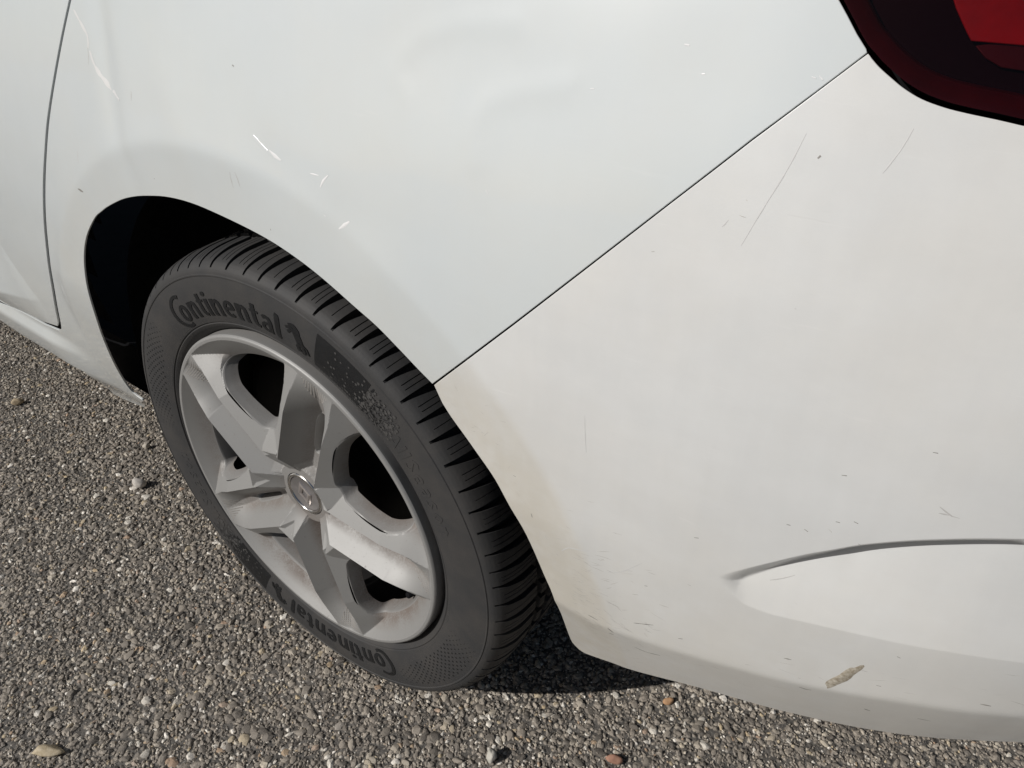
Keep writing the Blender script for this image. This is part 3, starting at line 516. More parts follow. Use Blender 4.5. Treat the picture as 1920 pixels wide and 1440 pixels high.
# loose pebbles lying on top
PEBBLES = [  # x, y, half length, width ratio, height ratio, yaw, colours, label
    ((-.542, .048), .0120, .78, .75, .9, (.52, .48, .43), (.62, .58, .53), 'round cream white pebble lying loose to the left of the wheel'),
    ((-.964, .043), .0125, .62, .60, .9, (.40, .31, .20), (.50, .41, .28), 'tan pebble lying loose on the asphalt below the door sill'),
    ((-.628, .117), .0072, .80, .80, 1.2, (.47, .42, .35), (.56, .51, .44), 'small pale pebble next to the upper left side of the tyre'),
    ((-.191, -.313), .0235, .36, .26, .52, (.44, .36, .235), (.55, .47, .34), 'long flat straw coloured pebble in the bottom left corner'),
    ((.277, .017), .0105, .72, .85, 2.1, (.46, .44, .38), (.56, .53, .47), 'pale grey angular pebble at the bottom edge, right of the tyre'),
    ((.423, .223), .0100, .55, .50, .55, (.44, .25, .13), (.55, .34, .19), 'flat orange pebble just below the lower edge of the bumper'),
    ((.403, .108), .0105, .66, .55, .3, (.36, .19, .13), (.44, .25, .17), 'brick red pebble at the bottom edge, below the bumper corner'),
]
def pebbles():
    for i, ((x, y), L, wr, hr, yaw, c1, c2, lab) in enumerate(PEBBLES):
        tv, tf = stone_template(np.random.default_rng(700 + i), 3, None)
        v = tv * [L, L * wr, L * hr]; v[:, 2] -= v[:, 2].min()
        o = mesh_obj('pebble', v, tf.tolist(), pebble_mat('pebble_' + str(i), c1, c2))
        o.location = (x, y, float(ground_height(x, y)) + .0006); o.rotation_euler = (0, 0, yaw)
        tag(o, lab, 'pebble', 'loose pebbles on the asphalt')
pebbles()

# ------------------------------------------------------------------ the car: body panels
car = tag(empty('car', (0, 0, 0)), 'white parked hatchback seen at its rear wheel, dusty silver wheel cover and scuffed bumper', 'car')

def strip_pts(line, spread, step):
    L = resample(line, step, False); T = np.gradient(L, axis=0); T /= np.linalg.norm(T, axis=1)[:, None] + 1e-12
    Nn = np.stack([-T[:, 1], T[:, 0]], 1); return np.vstack([L + Nn * s for s in spread])
def quarter_panel():
    o = poly('quarter')
    ang = np.radians(np.arange(-100, 95, .8))
    ex = np.vstack([np.stack([np.sin(ang) * r, WZ + np.cos(ang) * r], 1) for r in (.414, .419, .423, .426, .429, .432, .435, .439, .444, .450)])
    ex = np.vstack([ex] + [strip_pts(catmull(a, .01), np.arange(-.024, .025, .004), .005) for a in _arcs])
    return panel('quarter_panel', o, h_quarter, M['paint'], car, .012, ex, arch_depth=.003)
def bumper_panel():
    o = poly('bumper')
    pt = _pt[_pt[:, 0] < .99]; pt = np.vstack([pt, [[.9, pt[-1, 1]]]])
    pb = _pb[_pb[:, 0] < .99]; pb = np.vstack([pb, [[.9, pb[-1, 1]]]])
    e1 = strip_pts(pt, [.003, .0013, .0004, 0, -.0004, -.0013, -.0026, -.004, -.0055, -.007, -.0085, -.010, -.0115, -.013, -.0145, -.0157, -.0163, -.0169, -.0190], .003)
    e2 = strip_pts(pb, [-.004, -.0014, -.0004, 0, .0004, .0014, .004, .007], .003)
    us = np.arange(.40, 1.2, .006); e3 = np.vstack([np.stack([us, zfold(us) + d], 1) for d in (-.012, -.008, -.004, 0, .004, .008, .012)])
    ang = np.radians(np.arange(40, 110, .8))
    e4 = np.vstack([np.stack([np.sin(ang) * r, WZ + np.cos(ang) * r], 1) for r in (.414, .419, .423, .426, .429, .432, .435, .439, .444, .450)])
    return panel('rear_bumper', o, h_bumper, M['plastic'], car, .012, np.vstack([e1, e2, e3, e4]))
def door_panel():
    o = poly('door')
    wt = _wt[_wt[:, 0] > -1.4]; wb = _wb[_wb[:, 0] > -1.4]
    e = np.vstack([strip_pts(wt, [-.006, -.003, 0, .003, .006], .006), strip_pts(wb, [-.006, -.003, 0, .003, .006], .006)])
    return panel('rear_door', o, h_door, M['paint'], car, .014, e)
quarter = quarter_panel(); bumper = bumper_panel(); door = door_panel()

def inner_sheet():
    """added black sheet a finger's breadth behind the skin, seen only through the panel gaps"""
    us = np.arange(-1.5, 1.76, .03); zs = np.arange(.40, 1.04, .03)
    U_, Z_ = np.meshgrid(us, zs, indexing='ij'); v = P(U_.ravel(), Z_.ravel(), h_plain, -.032)
    nv = len(zs); f = []
    for (a, b, c, d) in grid_faces(len(us), nv):
        m = np.array([[U_.ravel()[q], Z_.ravel()[q]] for q in (a, b, c, d)])
        if (np.hypot(m[:, 0], m[:, 1] - WZ) < .395).any(): continue
        f.append((a, b, c, d))
    return mesh_obj('gap_shade_sheet', v, f, M['black'], car)  # its black stands in for the shade inside the gaps
inner_sheet()

def wheel_housing():
    """arch liner: a drum over the wheel, its back wall, and the closed underside"""
    a = np.radians(np.linspace(-107, 84, 57)); ys = [.050, .06, .13, .20, .29]
    v = []; 
    for t in a:
        for k, y in enumerate(ys):
            r = .392 + (.0 if k else -.002) + .012 * (k == 2)
            v.append((math.sin(t) * r, y, WZ + math.cos(t) * r))
    f = grid_faces(len(a), len(ys))
    n = len(v); v.append((0, .29, WZ)); 
    for i in range(len(a) - 1): f.append((i * 5 + 4, (i + 1) * 5 + 4, n))
    mesh_obj('wheel_arch_liner', v, f, M['black'], car)
    bm = bmesh.new()
    for (x0, x1, y0, y1, z0, z1) in ((-1.6, -.385, .075, 1.6, .225, .32), (.45, .72, .22, 1.45, .40, .50), (-.42, .45, .30, 1.45, .20, .60)):
        r = bmesh.ops.create_cube(bm, size=1.0)
        for q in r['verts']: q.co = Vector(((x0 + x1) / 2 + q.co.x * (x1 - x0), (y0 + y1) / 2 + q.co.y * (y1 - y0), (z0 + z1) / 2 + q.co.z * (z1 - z0)))
    me = bpy.data.meshes.new('underbody'); bm.to_mesh(me); bm.free(); me.materials.append(M['black']); link(bpy.data.objects.new('underbody', me), car)
wheel_housing()

def upper_body():
    """glass and roof above the waistline (out of the picture, but part of the same car)"""
    us = np.concatenate([np.arange(-1.5, .5, .1), np.arange(.5, 1.76, .04)])
    def sheet(name, rows, mat, rel):
        v = []
        for u in us:
            for (z, off) in rows:
                x, y, nx, ny = plan(u); h0 = float(hbase(np.array([u]), np.array([1.03]))[0])
                v.append((float(x + nx * (h0 + off)), float(y + ny * (h0 + off)), z))
        return mesh_obj(name, v, grid_faces(len(us), len(rows)), mat, car)
    sheet('side_window', [(1.035, -.004), (1.20, -.085), (1.36, -.18)], M['glass'], 0)
    sheet('roof', [(1.362, -.178), (1.40, -.20), (1.45, -.30), (1.47, -.62)], M['paint'], 0)
upper_body()

# ------------------------------------------------------------------ tail lamp
lamp = empty('tail_lamp', (0, 0, 0), car)
def inset(poly_, d):
    p = np.asarray(poly_, float); 
    if area2(p) < 0: p = p[::-1]
    T = np.roll(p, -1, 0) - np.roll(p, 1, 0); T /= np.linalg.norm(T, axis=1)[:, None] + 1e-12
    return p + np.stack([-T[:, 1], T[:, 0]], 1) * d
def h_lens(u, z): return hbase(u, z)
lo = resample(poly('lamp'), .006)
panel('lens', inset(lo, .0022), lambda u, z: hbase(u, z) + .0025, M['lens'], lamp, .014, None, 0.0, .004, thick=False)
panel('bezel', inset(lo, .0012), h_plain, M['lamp_black'], lamp, .016, None, -.016, .004)
# red light-guide band that follows the lower edge, just under the lens
lo2 = inset(lo, .0015); li = inset(lo, .0095)
def band_mesh(a, b, oa, ob_, name, mat):
    n = len(a); v = np.vstack([P(a[:, 0], a[:, 1], h_plain, oa), P(b[:, 0], b[:, 1], h_plain, ob_), P(b[:, 0], b[:, 1], h_plain, ob_ - .009)])
    f = []
    for i in range(n):
        j = (i + 1) % n; f += [(i, j, n + j, n + i), (n + i, n + j, 2 * n + j, 2 * n + i)]
    return mesh_obj(name, v, f, mat, lamp)
band_mesh(lo2, li, -.0015, -.004, 'light_guide', M['lamp_dark_red'])
rp = poly('lamp_reflector'); ext = 1.08
panel('reflector', np.vstack([rp[:4], [[ext, rp[3, 1] + .002], [ext, 1.0], [rp[0, 0] - .012, 1.0]]]), h_plain, M['lamp_red'], lamp, .016, None, -.011, .008)
rl = poly('lamp_lower')
panel('reflector', np.vstack([rl[:4], [[ext, rl[3, 1]], [ext, rl[4, 1]], rl[4]]]), h_plain, M['lamp_dark_red'], lamp, .016, None, -.013, .006)

# ------------------------------------------------------------------ scratches with painted glints, specks and the paint chip
def mark(name, mat, wmm, line, parent, hf, raised=False):
    L = catmull(line, .004) if len(line) > 2 else resample(line, .003, False)
    n = len(L); T = np.gradient(L, axis=0); T /= np.linalg.norm(T, axis=1)[:, None] + 1e-12; Nn = np.stack([-T[:, 1], T[:, 0]], 1)
    t = np.linspace(0, 1, n); w = wmm * 1e-3 * .36 * (.25 + .75 * np.sin(PI * np.clip(t, .04, .96)) ** .6) * (1 + .3 * np.sin(np.arange(n) * 1.7))
    cols = [-1, -.5, 0, .5, 1]; rise = [.00006, .0001, .00012, .0001, .00006]
    if raised: rise = [.00003, .00016, .0002, .00016, .00003]
    v = np.stack([P((L + Nn * (w * c)[:, None])[:, 0], (L + Nn * (w * c)[:, None])[:, 1], hf, r_) for c, r_ in zip(cols, rise)], 1).reshape(-1, 3)
    return mesh_obj(name, v, grid_faces(n, 5), mat, parent)
for (nm, mt, w, line) in BAKE['marks']:
    L = np.array(line, float); c = L.mean(0)
    # which panel carries it: the bumper lies right of the joint line
    bl = poly('bumper')
    on_b = bool(inside(bl, c[None])[0])
    mark(nm, M[mt], w, L, bumper if on_b else quarter, h_bumper if on_b else h_quarter, mt == 'glint')

def fine_scuffs():
    """the many hair-fine scuffs along the bumper's lower corner: joined, nobody could count them"""
    r = np.random.default_rng(21); V, F = [], []; nv = 0
    ol = poly('bumper')
    def add(u, z, L, w, ang):
        nonlocal nv
        n = 5; t = np.linspace(-.5, .5, n); bend = r.normal(0, .12)
        pu = u + t * L * math.cos(ang) - bend * L * t * t * math.sin(ang); pz = z + t * L * math.sin(ang) + bend * L * t * t
        pts = np.stack([pu, pz], 1)
        if not inside(ol, pts).all(): return
        d = np.array([-math.sin(ang), math.cos(ang)]); ww = w * (1 - np.abs(t * 2) ** 2 * .8)
        a, b = pts + d * ww[:, None], pts - d * ww[:, None]
        v = np.stack([P(a[:, 0], a[:, 1], h_bumper, .00008), P(b[:, 0], b[:, 1], h_bumper, .00008)], 1).reshape(-1, 3)
        V.append(v); F.extend([(nv + 2 * i, nv + 2 * i + 2, nv + 2 * i + 3, nv + 2 * i + 1) for i in range(n - 1)]); nv += len(v)
    for i in range(150):                                             # corner behind the wheel
        u = .385 + abs(r.normal(0, .035)); z = .40 + r.normal(0, .05)
        add(u, z, r.uniform(.003, .016), r.uniform(.00010, .0003), r.normal(.12, .35))
    for i in range(40):                                             # along the lower fold
        u = r.uniform(.42, .80); z = zfold(u) + r.normal(.012, .025)
        add(u, z, r.uniform(.002, .014), r.uniform(.00008, .00026), r.normal(.15, .3))
    for i in range(60):                                             # edge of the arch
        a = r.uniform(.75, 1.6); q = .376 + abs(r.normal(0, .03))
        add(math.sin(a) * q, WZ + math.cos(a) * q, r.uniform(.002, .009), r.uniform(.00008, .00022), r.normal(0, .6))
    for i in range(12):
        add(r.uniform(.42, .75), r.uniform(.42, .80), r.uniform(.001, .005), r.uniform(.00008, .00025), r.normal(0, .4))
    tag(mesh_obj('fine_scuff', np.vstack(V), F, M['scuff_mid'], bumper), None, None, None, 'stuff')
fine_scuffs()

def paint_chip(c, ang, L, W, name='paint_chip'):
    r = np.random.default_rng(3); n = 28; a = np.linspace(0, 2 * PI, n, endpoint=False)
    rad = 1 + np.convolve(np.tile(.24 * r.normal(size=n), 3), [.25, .5, .25], 'same')[n:2 * n]; p = np.stack([np.cos(a) * L * rad, np.sin(a) * W * rad * (1 + .30 * np.cos(a))], 1)
    p = p @ np.array([[math.cos(ang), math.sin(ang)], [-math.sin(ang), math.cos(ang)]]) + c
    v = [np.append(c, 0)] + [np.append(q, 0) for q in p]
    uv = np.vstack([c[None], c + (p - c) * .55, p]); off = np.concatenate([[.0006], np.full(n, .0006), np.full(n, .0001)])
    V = np.vstack([P(uv[i:i + 1, 0], uv[i:i + 1, 1], h_bumper, off[i]) for i in range(len(uv))])
    f = [(0, 1 + i, 1 + (i + 1) % n) for i in range(n)] + [(1 + i, 1 + n + i, 1 + n + (i + 1) % n, 1 + (i + 1) % n) for i in range(n)]
    return tag(mesh_obj(name, V, f, M['chip'], bumper), 'brown chip where the white paint is scraped off')
_ch = poly('chip'); paint_chip(_ch.mean(0), math.atan2(_ch[1, 1] - _ch[0, 1], _ch[1, 0] - _ch[0, 0]), np.linalg.norm(_ch[1] - _ch[0]) * .52, .0040)

# ------------------------------------------------------------------ wheel
wheel = tag(empty('wheel', (0, 0, WZ), car), None)
TPROF = [(.205, .030), (.2195, .017), (.2225, .013), (.2265, .0075), (.2305, .0052), (.2320, .0058), (.2330, .0042), (.238, .0030), (.246, .0012), (.256, .0003), (.266, 0), (.276, .0003),
         (.2835, .0010), (.2868, .0014), (.2876, .0007), (.2888, .0007), (.2896, .0018), (.292, .0022), (.2950, .0034), (.2980, .0056), (.3010, .0090), (.3035, .0135), (.3056, .0190), (.3075, .0260), (.3088, .0330), (.3095, .0400),
         (.3098, .0500), (.3100, .0600), (.3100, .0608), (.3101, .0682), (.3101, .0692), (.3104, .0790), (.3104, .0800), (.3104, .0880), (.3104, .0890), (.3105, .1000)]
def tyre_y(r): 
    a = np.array(TPROF[:25]); return np.interp(r, a[:, 0], a[:, 1])
def tyre():
    half = np.array(TPROF); mir = half[::-1].copy(); mir[:, 1] = .20 - mir[:, 1]; prof = np.vstack([half, mir[1:]])
    extra = []                                              # refine the shoulder
    q = [prof[0]]
    for a, b in zip(prof[:-1], prof[1:]):
        n = 3 if (a[0] > .29 and .002 < a[1] < .045) else 1
        for i in range(1, n + 1): q.append(a + (b - a) * i / n)
    prof = np.array(q); m = len(prof)
    yy = prof[:, 1]; rr = prof[:, 0]
    r = np.random.default_rng(11); nb = 76
    w = 1 + .13 * np.sin(np.arange(nb) * 1.9) + .08 * np.sin(np.arange(nb) * .7); edges = np.concatenate([[0], np.cumsum(w)]) / w.sum() * 2 * PI + math.radians(1.2)
    # depth mask over the profile: grooves start on the shoulder and run inward
    t = np.clip((yy - .0042) / .050, 0, 1)                   # 0 at the tip on the shoulder, 1 inward
    on = (yy > .0040) & (yy < .0602) & (rr > .292)
    onb = (yy > .069) & (yy < .132) & (rr > .30)
    circ = ((yy > .0605) & (yy < .0685)) | ((yy > .0795) & (yy < .0885)) | ((yy > .1115) & (yy < .1205)) | ((yy > .1325) & (yy < .1405))
    cols = []; 
    for k in range(nb):
        a0, a1 = edges[k], edges[k + 1]; W = a1 - a0
        sip = [.56, .78] if k % 3 else [.66]
        stations = [(0, 'g0'), (.012, 'gl'), (.36, 'gr'), (.372, 'b')]
        for s in sip: stations += [(s - .020, 'b'), (s - .007, 's'), (s + .007, 's'), (s + .020, 'b')]
        stations += [(.43, 'b'), (.9, 'b')]; stations = sorted(stations)
        for (s, kind) in stations: cols.append((a0, W, s, kind, k))
    n = len(cols); V = np.zeros((n, m, 3))
    for i, (a0, W, s, kind, k) in enumerate(cols):
        width = .30 + .70 * np.clip(t * 1.5, 0, 1) if True else 1
        ss = np.full(m, s)
        if kind in ('gl', 'gr', 'b', 'g0') and s < .38: ss = s * width
        slant = .55 * t * .25 + .16 * np.sin(PI * t) * .0
        dep = np.zeros(m)
        if kind in ('gl', 'gr'): dep = np.where(on, .0090 * np.clip(t * 5, 0, 1) ** .7, 0); dep = np.where(onb, .006, dep)
        if kind == 's': dep = np.where(on & (yy > .012), .0022, 0); dep = np.where(onb, .003, dep)
        dep = np.where(circ, .0075, dep)
        th = a0 + (ss + slant) * W
        th = np.where(onb, th + .35 * W * np.sin((yy - .053) * 60), th)
        nr = np.clip((rr - .292) / .012, 0, 1)
        r2 = rr - dep * np.clip(nr + .25, 0, 1); y2 = yy + dep * (1 - nr) * .9 * (yy < .1)
        z = np.cos(th) * r2
        V[i, :, 0] = np.sin(th) * r2; V[i, :, 1] = y2; V[i, :, 2] = np.maximum(z, -WZ + .001)
    f = grid_faces(n, m, True)
    o = mesh_obj('tyre', V.reshape(-1, 3), f, M['rubber'], wheel, True)
    o.data.set_sharp_from_angle(angle=math.radians(32))
    return o
tyre()

def on_wall(r, th, lift):
    return np.stack([np.sin(th) * r, tyre_y(r) - lift, np.cos(th) * r], -1)
class Wall:
    """flat shapes laid on the curved sidewall"""
    def __init__(s): s.v, s.f = [], []
    def add(s, pr, pth, faces, lift, skirt=None):
        b = len(s.v); p = on_wall(np.asarray(pr), np.asarray(pth), lift); s.v.extend(p.tolist()); s.f.extend([tuple(b + q for q in f) for f in faces])
        if skirt:
            p2 = on_wall(np.asarray(pr), np.asarray(pth), -.0006); b2 = len(s.v); s.v.extend(p2.tolist())
            for (i, j) in skirt: s.f.append((b + i, b2 + i, b2 + j, b + j))
    def build(s, name, mat): return mesh_obj(name, s.v, s.f, mat, wheel, False)
LH, RB = .0292, .2414                                        # letter height, baseline radius
def arc(cx, cy, rx, ry, a0, a1, n=14):
    a = np.radians(np.linspace(a0, a1, n)); return np.stack([cx + rx * np.cos(a), cy + ry * np.sin(a)], 1)
GLYPH = {
    'C': ([(arc(.60, .47, .56, .63, 62, 292, 26), .155)], .42),
    'o': ([(arc(.30, .36, .20, .29, 0, 360, 22), .15)], .66),
    'n': ([([(.10, 0), (.10, .70)], .165), ([(.14, .48), (.22, .60), (.34, .64), (.45, .56), (.475, .40), (.475, 0)], .15)], .63),
    't': ([([(.17, .93), (.17, .25), (.22, .10), (.36, .06)], .155), ([(0, .64), (.38, .64)], .115)], .42),
    'i': ([([(.10, 0), (.10, .70)], .165), (arc(.10, .90, .05, .05, 0, 360, 9), .10)], .29),
    'e': ([(np.vstack([[(.10, .37)], [(.46, .39)], arc(.29, .36, .20, .29, 8, 312, 20)]), .135)], .60),
    'a': ([([(.10, .58), (.22, .65), (.36, .61), (.42, .48), (.42, 0)], .145), (arc(.25, .20, .17, .16, 40, 330, 16), .125)], .58),
    'l': ([([(.02, .98), (.11, .95), (.11, .08), (.2, .04)], .165)], .30),
}
XS = 1.17
def stroke(w_, pts, width, th0, x0, lift, scale=LH, r0=RB):
    p = np.asarray(pts, float); p = resample(p, .07, False); T = np.gradient(p, axis=0); closed = np.allclose(p[0], p[-1])
    if closed: T[0] = T[-1] = p[1] - p[-2]
    T /= np.linalg.norm(T, axis=1)[:, None] + 1e-9; Nn = np.stack([-T[:, 1], T[:, 0]], 1)
    vert = np.abs(T[:, 1]); wv = width * 1.22 * (.66 + .34 * vert)   # thick stems, thinner bows
    a = p + Nn * wv[:, None] / 2; b = p - Nn * wv[:, None] / 2; n = len(p)
    q = np.vstack([a, b]); r = r0 + q[:, 1] * scale; th = th0 + (x0 + q[:, 0]) * XS * scale / (r0 + .4 * scale)
    w_.add(r, th, [(i, n + i, n + i + 1, i + 1) for i in range(n - 1)], lift, [(i + 1, i) for i in range(n - 1)] + [(n + i, n + i + 1) for i in range(n - 1)] + [(0, n), (2 * n - 1, n - 1)])
def word(w_, text, th0, scale, r0, sp=1.0):
    x = 0; k = 0
    for ch in text:
        st, adv = GLYPH[ch]
        for pts, width in st: k += 1; stroke(w_, pts, width, th0, x, .0006 + .00004 * (k % 3), scale, r0)
        x += adv * sp
    return x
HORSE = [(.30, .98), (.40, 1.0), (.50, .93), (.46, .84), (.52, .74), (.50, .60), (.56, .46), (.66, .36), (.62, .24), (.74, .12), (.86, .10), (.88, .0), (.76, .03), (.66, .14), (.58, .06), (.44, .04), (.44, .10), (.55, .15),
         (.50, .28), (.40, .42), (.34, .58), (.30, .66), (.14, .70), (.06, .60), (.02, .66), (.10, .78), (.28, .76), (.14, .84), (.0, .82), (.04, .90), (.20, .92), (.30, .88)]
def sidewall_writing():
    for base in (-39.0, 149.0):
        w_ = Wall(); t0 = math.radians(base); x = word(w_, 'Continental', t0, LH, RB, 1.10)
        w_.build('lettering', M['rubber_black'])
        h_ = Wall()                                           # rearing horse in thick strokes
        for q, (pts, wd_) in enumerate((([(.40, .88), (.44, .70), (.54, .50), (.62, .30)], .25), ([(.46, .86), (.32, .98), (.14, .88)], .15), ([(.40, .72), (.20, .72), (.10, .58)], .10),
                         ([(.40, .80), (.16, .82), (.02, .74)], .09), ([(.58, .34), (.48, .18), (.58, .06), (.46, .0)], .12), ([(.64, .34), (.76, .18), (.74, .02), (.66, .0)], .12), ([(.66, .40), (.86, .32), (.96, .10)], .09))):
            stroke(h_, pts, wd_, t0, x + .13, .0006 + .00004 * q, LH, RB + .0004)
        h_.build('horse_emblem', M['rubber_black'])
    # faint raised capitals further round
    caps = {'A': [[(.02, 0), (.25, 1), (.48, 0)], [(.12, .33), (.38, .33)]], 'l': [[(.08, 0), (.08, 1)]], 'S': [[(.42, .85), (.25, .98), (.08, .80), (.25, .5), (.42, .25), (.25, .02), (.05, .15)]],
            'e': [[(.08, .36), (.42, .36), (.38, .6), (.25, .68), (.08, .5), (.1, .12), (.28, .02), (.42, .12)]], 'a': [[(.1, .6), (.3, .66), (.4, .5), (.4, 0)], [(.4, .36), (.15, .3), (.12, .06), (.4, .12)]],
            's': [[(.38, .58), (.22, .66), (.08, .5), (.36, .2), (.22, .0), (.06, .1)]], 'o': [[(.25, 0), (.45, .33), (.25, .66), (.05, .33), (.25, 0)]], 'n': [[(.08, 0), (.08, .66)], [(.08, .45), (.25, .66), (.4, .5), (.4, 0)]]}
    for base, txt in ((43.5, 'AllSeason'), (231.5, 'AllSeason')):
        g = Wall(); x = 0; t0 = math.radians(base)
        for ch in txt:
            for s in caps[ch]: stroke(g, s, .11, t0, x, .0004, .021, .2445)
            x += .62 if ch != 'l' else .30
        g.build('caption', M['rubber'])
    # dark winter patch with snowflakes that thicken toward its end
    r_ = np.random.default_rng(8)
    for base in (18.5, 206.5):
        d = Wall(); sn = Wall(); n = 24; th = np.radians(base + np.linspace(0, 15, n)); lo_ = np.full(n, .2375); hi = np.full(n, .2825)
        for q in range(12):
            f0, f1 = q / 12, (q + 1) / 12
            d.add(np.concatenate([lo_ + (hi - lo_) * f0, lo_ + (hi - lo_) * f1]), np.concatenate([th, th]), [(i, i + 1, n + i + 1, n + i) for i in range(n - 1)], .00025)
        d.build('winter_patch', M['rubber_black'])
        d = Wall()
        for i in range(110):
            u = r_.uniform(.0, 1) ** .62; a = math.radians(base + 1.5 + u * 24); rr_ = r_.uniform(.241, .280); s = r_.uniform(.0012, .0022) * (.6 + .6 * u)
            for k in range(3):
                ph = k * PI / 3 + .3; dx, dy = math.cos(ph) * s, math.sin(ph) * s; nx_, ny_ = -math.sin(ph) * s * .24, math.cos(ph) * s * .24
                q = np.array([(dx + nx_, dy + ny_), (-dx + nx_, -dy + ny_), (-dx - nx_, -dy - ny_), (dx - nx_, dy - ny_)])
                sn.add(rr_ + q[:, 1], a + q[:, 0] / rr_, [(0, 1, 2, 3)], .0006 + .00003 * k)
        for i in range(220):
            u = r_.uniform(0, 1); a = math.radians(base + 14.5 + u * 10); rr_ = r_.uniform(.238, .282 - .006 * u); s = r_.uniform(.0008, .0019) * (1.25 - u)
            q = np.array([(s, 0), (0, s), (-s, 0), (0, -s)]); d.add(rr_ + q[:, 1], a + q[:, 0] / rr_, [(0, 1, 2, 3)], .00035)
        tag(d.build('patch_speckle', M['rubber_black']), None, None, None, 'stuff')
        tag(sn.build('snowflake', M['rubber_grey']), None, None, None, 'stuff')
    # chequer texture before each word
    c = Wall()
    for base in (-92, 106):
        for i in range(30):
            for j in range(11):
                f = i / 29
                if (i + j) % 2: continue
                a = math.radians(base + i * 1.38); rr_ = .2455 + j * .0034
                if rr_ < .245 + .016 * (f * 2 - 1) ** 2 * (f > .5): continue
                s = .00145 * (.45 + .55 * min(1, (1 - abs(2 * f - 1)) * 2.2))
                q = np.array([(s, 0), (0, s * 1.1), (-s, 0), (0, -s * 1.1)]); c.add(rr_ + q[:, 1], a + q[:, 0] / rr_, [(0, 1, 2, 3)], .0003)
    tag(c.build('chequer_texture', M['rubber_black']), None, None, None, 'stuff')
    # small moulded size marks near the bead
    e = Wall(); r_ = np.random.default_rng(9)
    for base in (-72, -48, 92, 118, 20, 200):
        for i in range(16):
            a = math.radians(base + i * .9); h = r_.uniform(.0012, .0026); wv = .0006
            e.add([.2345, .2345, .2345 + h, .2345 + h], [a, a + wv * 2 / .235, a + wv * 2 / .235, a], [(0, 1, 2, 3)], .0003)
    tag(e.build('bead_mark', M['rubber_grey']), None, None, None, 'stuff')
sidewall_writing()

# wheel cover: five double-ridged spokes round a cap
SP0 = 20.0
WIN = np.array([(.096, .011), (.122, .038), (.147, .056), (.171, .0625), (.225, .049)])     # half outline of a window: along its axis, across
def window_sdf(t, s, k=.0016):
    """positive inside a window opening, rounded at its corners"""
    s = np.abs(s); pts = np.vstack([[(.096, -.011)], WIN]); acc = 0
    for (t0, s0), (t1, s1) in zip(pts[:-1], pts[1:]):
        e = np.array([t1 - t0, s1 - s0]); e /= np.linalg.norm(e)
        d = (t - t0) * -e[1] + (s - s0) * e[0]              # positive on the outer side
        acc = acc + np.exp(np.clip(d / k, -60, 60))
    return -k * np.log(acc)
def cover_depth(r, th):
    d = (np.degrees(th) - SP0 + 36) % 72 - 36; dl = np.radians(d)
    s = np.abs(r * np.sin(dl)); t = r * np.cos(dl)
    x = s - .0295 + .004 * smooth(.17, .21, t)
    wd = np.radians(36 - np.abs(d)); win = window_sdf(r * np.cos(wd), r * np.sin(wd))
    yc = -np.interp(r, [.05, .150, .2112], [.0095, .0095, 0])        # the ridges stand proud of the rim
    xp = np.maximum(x, 0); flank = .62 * xp
    yb = np.interp(t, [.03, .150, .212], [.0225, .0225, .0012])
    hub = .022 * np.clip((.068 - r) / .032, 0, 1)
    limb = np.where(x > 0, yc + flank + hub, np.maximum(yc + (yb - yc) * np.clip(-x / .0255, 0, 1), yc + hub))
    limb = np.minimum(limb, .0125 + 1.6 * np.maximum(0, r - .0415))
    tw, sw = r * np.cos(wd), r * np.sin(wd)                                       # blunt nose where two spokes meet above a window
    nose = -.0095 + .023 * np.clip((.073 - tw) / .038, 0, 1) + 1.0 * np.maximum(0, sw - .0135) + .62 * np.maximum(0, tw - .073)
    limb = np.minimum(limb, nose)
    ring = np.where(r > .2125, 0, (.2125 - r) * .80)
    w = np.clip(win / .009, 0, 1)
    lr_ = np.minimum(limb, np.where(r > .16, ring, 1.0)); dd = np.where(r > .2125, 0, np.where(win > 0, lr_ * (1 - w) + ring * w, lr_))
    lip = np.where(r > .2155, ((r - .2155) / .003) ** 2 * .0025, 0)
    return dd + lip
def window_outline():
    """rounded outline of one opening in its own axes (t along, s across)"""
    out = []; c = np.array([.146, 0.0])
    for a in np.linspace(0, 2 * PI, 150, endpoint=False):
        d = np.array([math.cos(a), math.sin(a)]); lo_, hi = 0.0, .09
        for _ in range(40):
            m_ = (lo_ + hi) / 2; q = c + d * m_
            w = float(window_sdf(q[0], q[1])); o = .1865 - math.hypot(*q); k = .0045
            v = -k * math.log(math.exp(min(60, -w / k)) + math.exp(min(60, -o / k)))
            if v > 0: lo_ = m_
            else: hi = m_
        out.append(c + d * lo_)
    return resample(np.array(out), .0016)
